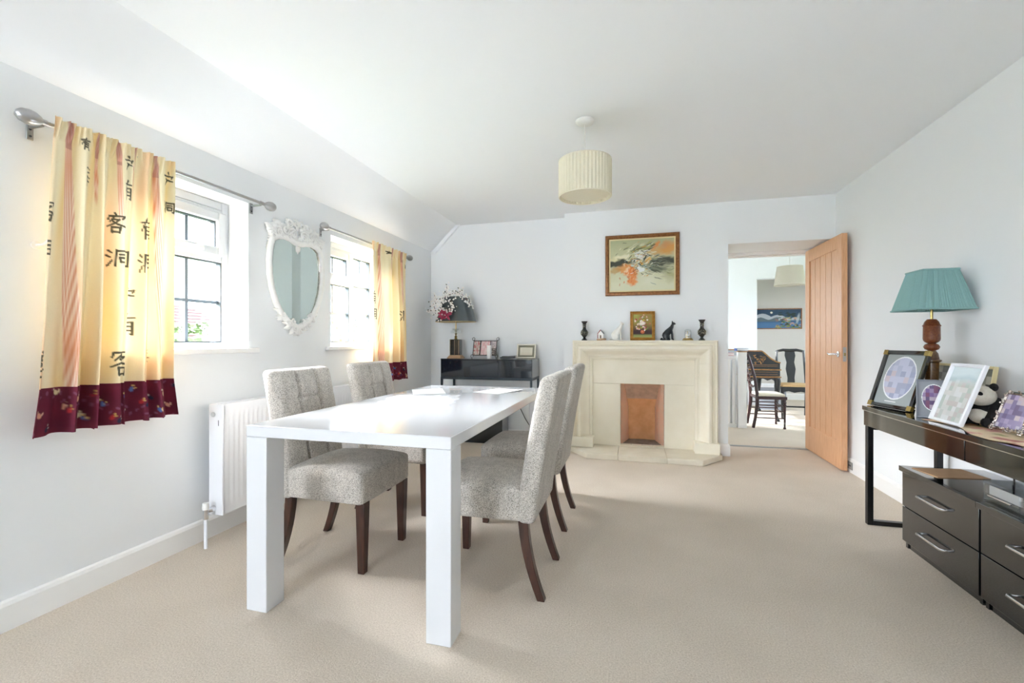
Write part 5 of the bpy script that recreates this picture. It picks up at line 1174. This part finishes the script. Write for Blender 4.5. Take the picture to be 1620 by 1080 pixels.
def oval_print(pal, bgc, seed, rx=0.40, ry=0.42, line=True):
    ms = mosaic(pal, seed, 8, 9)
    def fn(U, V):
        c_ = np.tile(L3(bgc), (len(U), 1)); r = np.hypot((U - 0.5) / rx, (V - 0.53) / ry); k = np.clip((1 - r) * 40, 0, 1)[:, None]
        e = (np.abs(r - 1.0) < 0.03)[:, None]; c_ = c_ * (1 - k) + ms(U, V) * k; c_ = np.where(e, L3((236, 238, 240)), c_)
        if line: c_ = np.where(((np.abs(V - 0.055) < 0.006) & (np.abs(U - 0.45) < 0.15))[:, None], L3((228, 230, 230)), c_)
        return c_
    return fn
BLUES = ((176, 182, 206), (196, 200, 220), (160, 164, 190), (206, 190, 196), (150, 158, 188))
def place(bl, br):                                               # bottom corners on the console -> centre and heading
    c_ = ((bl[0] + br[0]) / 2, (bl[1] + br[1]) / 2); return c_, math.atan2(br[1] - bl[1], br[0] - bl[0])
c_, a = place((1.382, 3.24), (1.455, 2.945))
f1 = simple_frame('photo_frame', 'large black photo frame with brass corners and oval opening', (c_[0], c_[1], CT), a, R(18), 0.304, 0.345, 0.024, 'black_gloss', oval_print(BLUES, (158, 166, 166), 5), nx=110, ny=120)
for sx in (-1, 1):
    for z in (0, 1): MB().box(*sorted((sx * 0.153, sx * 0.124)), -0.0185, 0.001, *((-0.001, 0.028) if z == 0 else (0.317, 0.346))).build('corner_cap', 'brass', f1, bevel=0.001)
c_, a = place((1.388, 2.782), (1.512, 2.730))
simple_frame('photo_frame', 'small grey photo folder with oval portrait behind the white frame', (c_[0], c_[1], CT), a, R(3), 0.134, 0.192, 0.006, 'grey_card', oval_print(((118, 92, 150), (150, 130, 170), (80, 66, 110), (196, 180, 196), (120, 60, 90)), (140, 144, 152), 6, 0.36, 0.36, False), nx=70, ny=80)
c_, a = place((1.420, 2.715), (1.405, 2.468))
a = -PI / 2 - 0.03
soft_scene = mosaic(((186, 192, 186), (206, 208, 204), (172, 184, 176), (214, 212, 208), (190, 178, 176), (220, 222, 222)), 17, 8, 11)
def landscape_photo(U, V):
    c_ = soft_scene(U, V); k = np.clip((V - 0.66) * 6, 0, 1)[:, None]; c_ = c_ * (1 - k) + L3((206, 220, 224)) * k
    k = np.clip(1 - np.abs(V - 0.82 + 0.12 * np.abs(U - 0.6)) * 14, 0, 1)[:, None]; return c_ * (1 - 0.5 * k) + L3((160, 186, 196)) * 0.5 * k
simple_frame('photo_frame', 'white photo frame with pale landscape photo leaning on the console', (1.4125, 2.592, CT), a, R(19), 0.236, 0.292, 0.016, 'white_satin', landscape_photo, nx=80, ny=100)
# gilt frame standing behind, against the wall
ya, za = onwall(1472, 586, 1.678); yb, zb = onwall(1566, 592, 1.678)
simple_frame('photo_frame', 'gilt photo frame standing against the wall behind the white frame', (1.678, (ya + yb) / 2, CT), -PI / 2, R(8), ya - yb, 0.262, 0.014, 'cream_slip', mosaic(((70, 72, 66), (110, 112, 102), (44, 44, 42), (150, 150, 138), (190, 186, 170)), 23, 9, 6), strut=False)
def silver_frame():
    t = thing('silver_frame', 'ornate silver double photo frame with raised flowers', 'photo frame', (1.500, 2.285, CT + 0.0075), -PI / 2, -R(20))
    w_, h_ = 0.33, 0.172
    MB().frame(w_, h_, [(0, 0), (0, 0.008), (0.006, 0.012), (0.013, 0.008), (0.013, 0)]).build('frame', 'silver', t, smooth=40)
    MB().box(-0.004, 0.004, -0.012, 0.0, 0.012, h_ - 0.012).build('divider', 'silver', t)
    q = random.Random(4); fl = MB()
    for k in range(90):
        s_ = k % 4; f = q.random()
        x, z = ((f - 0.5) * w_, q.uniform(-0.004, 0.016)) if s_ == 0 else ((f - 0.5) * w_, h_ - q.uniform(-0.004, 0.016)) if s_ == 1 else (-w_ / 2 + q.uniform(-0.003, 0.014), f * h_) if s_ == 2 else (q.choice((0, w_ / 2)) + q.uniform(-0.006, 0.006), f * h_)
        fl.sphere((x, -0.012, z), (q.uniform(0.003, 0.007), 0.005, q.uniform(0.003, 0.007)), 7, 5)
    for cx in (-w_ / 2 + 0.012, -0.002, w_ / 2 - 0.012):
        for k in range(6): aa = k * PI / 3; fl.sphere((cx + 0.010 * math.cos(aa), -0.014, 0.006 + 0.010 * math.sin(aa)), (0.007, 0.005, 0.007), 8, 5)
        fl.sphere((cx, -0.018, 0.006), 0.005, 8, 6)
    tag(fl.build('raised_flowers', 'silver', t, smooth=60), kind='stuff')
    MB().box(-w_ / 2 + 0.003, w_ / 2 - 0.003, -0.003, 0, 0.003, h_ - 0.003).build('backing', 'black_metal', t)
    for k, x in enumerate((-w_ / 4, w_ / 4)):
        o = painted('photo', t, w_ / 2 - 0.014, h_ - 0.024, 50, 50, mosaic(((150, 140, 176), (176, 164, 196), (120, 112, 150), (196, 190, 206), (96, 84, 120), (206, 190, 190)), 50 + k, 7, 7), 'picture_glass_print', z0=0.012, y0=-0.0045); o.location.x = x
    MB().hexa([(-0.02, 0.001, h_ * 0.7), (0.02, 0.001, h_ * 0.7), (0.02, 0.004, h_ * 0.7), (-0.02, 0.004, h_ * 0.7)], [(-0.02, 0.075, 0.028), (0.02, 0.075, 0.028), (0.02, 0.078, 0.031), (-0.02, 0.078, 0.031)]).build('strut', 'black_metal', t)
silver_frame()
simple_frame('photo_frame', 'plain cream photo frame behind the ornate silver frame', (1.612, 2.30, CT), -PI / 2, R(16), 0.20, 0.262, 0.012, 'cream_slip', mosaic(((190, 186, 180), (206, 190, 180), (170, 160, 150), (214, 212, 208)), 31, 6, 8), strut=True)
def panda():
    t = thing('plush_panda', 'black and white plush panda sitting behind the white photo frame', 'soft toy', (1.545, 2.565, CT + 0.004), R(-150))
    b = MB(); b.sphere((0, 0, 0.055), (0.062, 0.055, 0.052), 16, 10); b.sphere((-0.035, 0, 0.085), (0.052, 0.055, 0.045), 16, 10)
    o = b.build('body', 'black_plush', t, smooth=80); r = o.modifiers.new('one', 'REMESH'); r.mode = 'VOXEL'; r.voxel_size = 0.005; r.use_smooth_shade = True
    MB().sphere((0.035, 0, 0.045), (0.040, 0.042, 0.036), 16, 10).build('belly', 'white_plush', t, smooth=80)
    MB().sphere((0.030, 0, 0.135), (0.050, 0.052, 0.046), 18, 12).xf(lambda x, y, z: (x + (0.012 if x > 0.06 and z < 0.14 else 0), y, z)).build('head', 'white_plush', t, smooth=80)
    for s_ in (-1, 1):
        MB().sphere((0.020, s_ * 0.040, 0.176), (0.010, 0.017, 0.018), 12, 8).build('ear', 'black_plush', t, smooth=80); MB().sphere((0.072, s_ * 0.020, 0.142), (0.009, 0.011, 0.014), 10, 8).build('eye_patch', 'black_plush', t, smooth=80)
        MB().tube([(0.0, s_ * 0.045, 0.092), (0.040, s_ * 0.052, 0.062), (0.062, s_ * 0.046, 0.030)], [0.024, 0.020, 0.017], 10).build('arm', 'black_plush', t, smooth=80); MB().tube([(0.01, s_ * 0.04, 0.028), (0.065, s_ * 0.05, 0.022), (0.09, s_ * 0.05, 0.024)], [0.026, 0.022, 0.020], 10).build('leg', 'black_plush', t, smooth=80)
    MB().sphere((0.086, 0, 0.128), (0.006, 0.008, 0.006), 8, 6).build('nose', 'black_plush', t, smooth=80)
panda()
def runner():
    mb = MB(); y0, y1 = 1.95, 2.70
    mb.grid(26, 60, lambda u, v: (1.352 + 0.030 * math.sin(9 * v + 1) * (1 - u) ** 3 + 0.036 * (1 - v) * (1 - u) * 0 + (0.30 - 0.03) * u + 0.03 * v * (1 - u), y0 + (y1 - y0) * v, CT + 0.0012 + 0.0014 * abs(math.sin(20 * v + 7 * u)))); n = len(mb.v)
    V = np.array(mb.v); c_ = np.tile(L3((228, 206, 170)), (n, 1)); q = random.Random(2); Y, X = V[:, 1], V[:, 0]
    for k in range(46):
        yy, xx = q.uniform(y0, y1), q.uniform(1.36, 1.62); d = np.hypot((Y - yy) / q.uniform(0.02, 0.05), (X - xx) / q.uniform(0.012, 0.03)); kk = np.clip((1 - d) * 2.5, 0, 1)[:, None] * 0.9; c_ = c_ * (1 - kk) + L3(q.choice(((206, 110, 116), (214, 150, 140), (150, 150, 84), (226, 180, 130), (176, 84, 84), (236, 222, 190)))) * kk
    mb.add([(x, y, z - 0.001) for x, y, z in mb.v], [tuple(reversed(f)) for f in mb.f]); mb.col = np.hstack([np.vstack([c_, c_]), np.ones((2 * n, 1))])
    tag(mb.build('table_runner', 'printed', smooth=70, normals=False), 'pink and cream floral cloth under the frames on the console', 'cloth')
runner()
sk = thing('wall_socket', 'grey socket plate low on the skirting behind the open door', 'socket', (RW - 0.0165, 4.39, 0.028))
MB().box(-0.006, 0, -0.045, 0.045, 0, 0.062).build('plate', 'socket_grey', sk, bevel=0.003); MB().box(-0.0075, -0.0058, -0.022, 0.014, 0.026, 0.038).build('switch', 'rubber', sk, bevel=0.001)

# ------------------------------------------------------------------ things beyond the doorway
nw = thing('newel_post', 'square white newel post at the stair head beyond the doorway', 'newel post', (1.31, 6.33, 0))
MB().box(-0.05, 0.05, -0.05, 0.05, 0, 0.955).build('post', 'white_gloss_paint', nw, bevel=0.003); MB().box(-0.056, 0.056, -0.056, 0.056, 0.955, 0.972).build('cap', 'tan_wood', nw, bevel=0.004)
bl = thing('balustrade', 'white stair balustrade with slim spindles beyond the doorway', 'balustrade', (0.16, 6.33, 0))
MB().box(0, 1.09, -0.03, 0.03, 0.86, 0.915).build('handrail', 'white_gloss_paint', bl, bevel=0.008); MB().box(0, 1.09, -0.028, 0.028, 0.0, 0.05).build('base_rail', 'white_gloss_paint', bl, bevel=0.003)
for k in range(20): MB().box(1.055 - k * 0.054 - 0.0165, 1.055 - k * 0.054 + 0.0165, -0.016, 0.016, 0.05, 0.86).build('spindle', 'white_gloss_paint', bl, bevel=0.002)
def book(lab, x, w_, z, h, m):
    t = thing('book', lab, 'book', (x, 6.33, z), R(6), group='books on the newel post')
    MB().box(-w_ / 2, w_ / 2, -0.052, 0.052, 0, 0.003).box(-w_ / 2, w_ / 2, -0.052, 0.052, h - 0.003, h).box(-w_ / 2, -w_ / 2 + 0.003, -0.052, 0.052, 0.003, h - 0.003).build('cover', m, t); MB().box(-w_ / 2 + 0.003, w_ / 2 - 0.003, -0.05, 0.05, 0.003, h - 0.003).build('pages', 'paper_white', t)
book('blue book lying on top of the newel post', 1.305, 0.135, 0.9725, 0.030, 'book_blue'); book('pink and white book lying on the stair handrail', 1.165, 0.09, 0.9155, 0.030, 'book_pink')
def writing_desk():
    t = thing('writing_desk', 'black lacquer writing desk with gilt edges and sloping side beyond the doorway', 'desk', (1.905, 6.90, 0))
    X0, Dy = -0.46, 1.03                                          # side faces the doorway, front slopes towards +x
    side = [(X0, 0.62), (-0.0, 0.62), (0.0, 0.80), (-0.05, 0.815), (-0.12, 0.86), (-0.19, 0.93), (-0.225, 0.955), (X0, 0.955)]
    MB().prism(side, 0, Dy, 'y').build('body', 'black_lacquer', t, bevel=0.002)
    ln = [(0.004, 0.80), (-0.05, 0.817), (-0.12, 0.862), (-0.19, 0.932), (-0.225, 0.96), (X0 - 0.005, 0.96)]
    for y in (0.0, Dy): MB().tube([(x, y, z) for x, z in ln], 0.009, 6).build('edging', 'gold_paint', t, smooth=40)
    for z in (0.705, 0.605): MB().box(X0 - 0.008, 0.014, -0.010, Dy + 0.01, z - 0.008, z + 0.008).build('moulding', 'gold_paint', t, bevel=0.003)
    for z in (0.64, 0.67, 0.75, 0.77): MB().box(X0 + 0.05, -0.03, -0.0015, 0.0, z, z + 0.004).build('gilt_line', 'gold_paint', t)
    q = random.Random(6); fl = MB()
    for k in range(34): a = q.uniform(0, 6.3); r = q.uniform(0.01, 0.085); fl.sphere((-0.26 + 1.2 * r * math.cos(a), -0.001, 0.845 + 0.85 * r * math.sin(a)), (q.uniform(0.004, 0.018), 0.0012, q.uniform(0.003, 0.007)), 6, 4)
    tag(fl.build('gilt_decoration', 'gold_paint', t), kind='stuff')
    for x, y, s_ in ((-0.035, 0.035, 1), (-0.035, Dy - 0.035, 1), (X0 + 0.035, 0.035, -1), (X0 + 0.035, Dy - 0.035, -1)):
        MB().tube([(x, y, 0.605), (x + 0.012 * s_, y, 0.54), (x + 0.008 * s_, y, 0.42), (x - 0.004 * s_, y, 0.25), (x - 0.004 * s_, y, 0.08), (x + 0.008 * s_, y, 0.035), (x + 0.018 * s_, y, 0.0)], [0.045, 0.042, 0.034, 0.024, 0.020, 0.024, 0.030], 10).build('leg', 'black_lacquer', t, smooth=60)
    ap = [(X0 + 0.05, 0.605), (-0.05, 0.605), (-0.06, 0.55), (-0.10, 0.575), (-0.15, 0.555), (-0.2, 0.58), (X0 + 0.2, 0.58), (X0 + 0.15, 0.555), (X0 + 0.10, 0.575), (X0 + 0.06, 0.55)]
    MB().prism(ap, 0.02, 0.035, 'y').build('apron', 'black_lacquer', t)
writing_desk()
def side_chair():
    t = thing('side_chair', 'mahogany side chair with ivory seat beside the newel post', 'chair', (1.64, 6.52, 0))
    for sy in (-1, 1):
        y = sy * 0.165
        MB().tube([(-0.19, y, 0.0), (-0.165, y, 0.14), (-0.145, y, 0.30), (-0.145, y, 0.42), (-0.17, y, 0.62), (-0.215, y, 0.80), (-0.25, y, 0.925)], [0.019, 0.019, 0.021, 0.021, 0.018, 0.016, 0.013], 8).build('leg', 'mahogany', t, smooth=60)
        MB().lathe([(0.013, 0), (0.017, 0.012), (0.010, 0.03), (0.012, 0.12), (0.016, 0.26), (0.022, 0.30), (0.015, 0.31), (0.022, 0.33), (0.016, 0.34), (0.022, 0.40), (0, 0.40)], 12, (0.16, sy * 0.18, 0)).build('leg', 'mahogany', t, smooth=45)
        for z in (0.13, 0.215, 0.29): MB().tube([(-0.16, y, z), (0.16, sy * 0.178, z)], 0.0075, 8).build('stretcher', 'mahogany', t, smooth=60)
    for z in (0.2, 0.28): MB().tube([(0.16, -0.18, z), (0.16, 0.18, z)], 0.0075, 8).build('stretcher', 'mahogany', t, smooth=60)
    MB().box(-0.155, 0.185, -0.2, 0.2, 0.365, 0.402).build('seat_rail', 'mahogany', t, bevel=0.005)
    MB().rbox((0.015, 0, 0.415), (0.31, 0.37, 0.036), 0.012, (10, 10, 4), lambda x, y, z: (x, y, z + (0.012 * max(0, 1 - (x / 0.15) ** 2) * max(0, 1 - (y / 0.18) ** 2) if z > 0 else 0))).build('seat', 'ivory_cushion', t, smooth=60)
    MB().tube([(-0.25, -0.175, 0.915), (-0.262, 0, 0.935), (-0.25, 0.175, 0.915)], 0.017, 8, flat=1.5).build('top_rail', 'mahogany', t, smooth=60)
    for k, z in enumerate((0.52, 0.60, 0.68, 0.76, 0.84)):
        x = -0.15 - (z - 0.42) * 0.2; p = []
        for j in range(17): f = j / 16; p.append((x - 0.01 * math.sin(PI * f), -0.165 + 0.33 * f, z + 0.014 * math.sin(6 * PI * f)))
        MB().tube(p, 0.009, 6).build('back_slat', 'mahogany', t, smooth=60)
side_chair()
def lacquer_chair():
    t = thing('lacquer_chair', 'black lacquer chair with tan seat beside the oak door edge', 'chair', (2.245, 7.42, 0))
    for sx in (-1, 1):
        x = sx * 0.20
        MB().tube([(x * 0.98, 0.20, 0.0), (x, 0.19, 0.3), (x, 0.19, 0.46), (x * 0.94, 0.21, 0.70), (x * 0.88, 0.245, 0.955)], [0.022, 0.022, 0.022, 0.018, 0.016], 8).build('leg', 'black_lacquer', t, smooth=60)
        MB().tube([(sx * 0.225, -0.2, 0.0), (sx * 0.222, -0.2, 0.2), (sx * 0.222, -0.2, 0.44)], [0.016, 0.021, 0.024], 8).build('leg', 'black_lacquer', t, smooth=60)
        MB().tube([(sx * 0.205, 0.19, 0.16), (sx * 0.222, -0.2, 0.16)], 0.012, 8).build('stretcher', 'black_lacquer', t, smooth=60)
    MB().tube([(-0.2, 0.19, 0.12), (0.2, 0.19, 0.12)], 0.012, 8).build('stretcher', 'black_lacquer', t, smooth=60)
    ap = [(-0.23, 0.45), (0.23, 0.45), (0.23, 0.375), (0.15, 0.39), (0.08, 0.37), (0.0, 0.385), (-0.08, 0.37), (-0.15, 0.39), (-0.23, 0.375)]
    MB().prism(ap, -0.222, -0.204, 'y').build('apron', 'black_lacquer', t); MB().box(-0.225, 0.225, -0.204, 0.2, 0.40, 0.445).build('seat_rail', 'black_lacquer', t, bevel=0.004)
    MB().rbox((0, -0.012, 0.462), (0.46, 0.42, 0.03), 0.01, (8, 8, 4), lambda x, y, z: (x * (1 - 0.1 * max(0, y)), y, z + (0.008 * (1 - (x / 0.23) ** 2) if z > 0 else 0))).build('seat', 'rush_seat', t, smooth=60)
    MB().tube([(-0.19, 0.245, 0.94), (-0.09, 0.262, 0.962), (0, 0.268, 0.955), (0.09, 0.262, 0.962), (0.19, 0.245, 0.94)], [0.016, 0.022, 0.026, 0.022, 0.016], 8).build('top_rail', 'black_lacquer', t, smooth=60)
    sp = [(-0.05, 0.47), (-0.045, 0.55), (-0.065, 0.68), (-0.05, 0.78), (-0.07, 0.88), (-0.06, 0.955), (0.06, 0.955), (0.07, 0.88), (0.05, 0.78), (0.065, 0.68), (0.045, 0.55), (0.05, 0.47)]
    MB().prism(sp, -0.007, 0.007, 'y').xf(lambda x, y, z: (x, y + 0.19 + 0.072 * ((z - 0.46) / 0.5) ** 1.5, z)).build('back_splat', 'black_lacquer', t, smooth=40)
lacquer_chair()
bx_ = thing('document_box', 'pale grey box on the floor beneath the writing desk', 'box', (2.15, 8.20, 0))
MB().box(-0.22, 0.16, -0.14, 0.14, 0, 0.36).build('body', 'grey_card', bx_, bevel=0.004); MB().box(-0.226, 0.166, -0.146, 0.146, 0.36, 0.40).build('lid', 'white_satin', bx_, bevel=0.004)
def mountains(U, V):
    c_ = np.tile(L3((44, 72, 98)), (len(U), 1)); k = np.clip((0.45 - V) * 5, 0, 1)[:, None]; c_ = c_ * (1 - k) + L3((72, 116, 160)) * k
    rid = 0.62 + 0.16 * np.abs(np.sin(U * 8 + 0.5)) - 0.35 * np.clip(U - 0.3, 0, 1); k = ((V < rid) & (V > 0.42))[:, None]; c_ = np.where(k, L3((176, 182, 190)), c_)
    rid2 = 0.52 + 0.06 * np.sin(U * 17); k = ((V < rid2) & (V > 0.36) & (U < 0.5))[:, None]; c_ = np.where(k, L3((92, 108, 116)), c_)
    q = random.Random(9)
    for _ in range(60): ell(c_, U, V, q.uniform(0.45, 1.0), q.uniform(0.05, 0.6), q.uniform(0.015, 0.05), q.uniform(0.02, 0.07), q.uniform(0, 3), q.choice(((150, 110, 100), (70, 92, 52), (190, 170, 130), (40, 52, 40), (120, 140, 90), (200, 150, 130))), 0.9, 3)
    for _ in range(16): ell(c_, U, V, q.uniform(0.52, 0.85), q.uniform(0.62, 0.85), q.uniform(0.03, 0.07), q.uniform(0.02, 0.05), 0.1, (34, 52, 44), 0.9, 3)
    for _ in range(20): ell(c_, U, V, q.uniform(0.4, 1.0), q.uniform(0.0, 0.15), 0.04, 0.03, 0, q.choice(((96, 120, 50), (120, 140, 64))), 0.9, 3)
    ell(c_, U, V, 0.34, 0.83, 0.03, 0.06, 0, (236, 232, 214), 1, 6); ell(c_, U, V, 0.93, 0.5, 0.04, 0.35, -0.1, (176, 186, 190), 0.8, 2); return c_
ya = 2.62
pm = thing('landscape_picture', 'wide mountain lake picture in thin wooden frame beyond the doorway', 'painting', (ya, 9.598, 1.325))
MB().frame(0.78, 0.385, [(0, 0), (0, 0.018), (0.016, 0.018), (0.016, 0)]).build('frame', 'bronze_frame', pm)
painted('print', pm, 0.752, 0.357, 150, 72, mountains, z0=0.014, y0=-0.008)
MB().box(-0.38, 0.38, -0.005, 0, 0.008, 0.377).build('backing', 'kraft_paper', pm)
sw = thing('light_switch', 'white light switch on the wall beyond the doorway', 'switch', (1.807, 8.6, 1.31))
MB().box(-0.043, 0.043, -0.009, 0, 0, 0.086).build('plate', 'white_resin', sw, bevel=0.003); MB().box(-0.012, 0.012, -0.013, -0.0085, 0.028, 0.058).build('rocker', 'white_satin', sw, bevel=0.002)
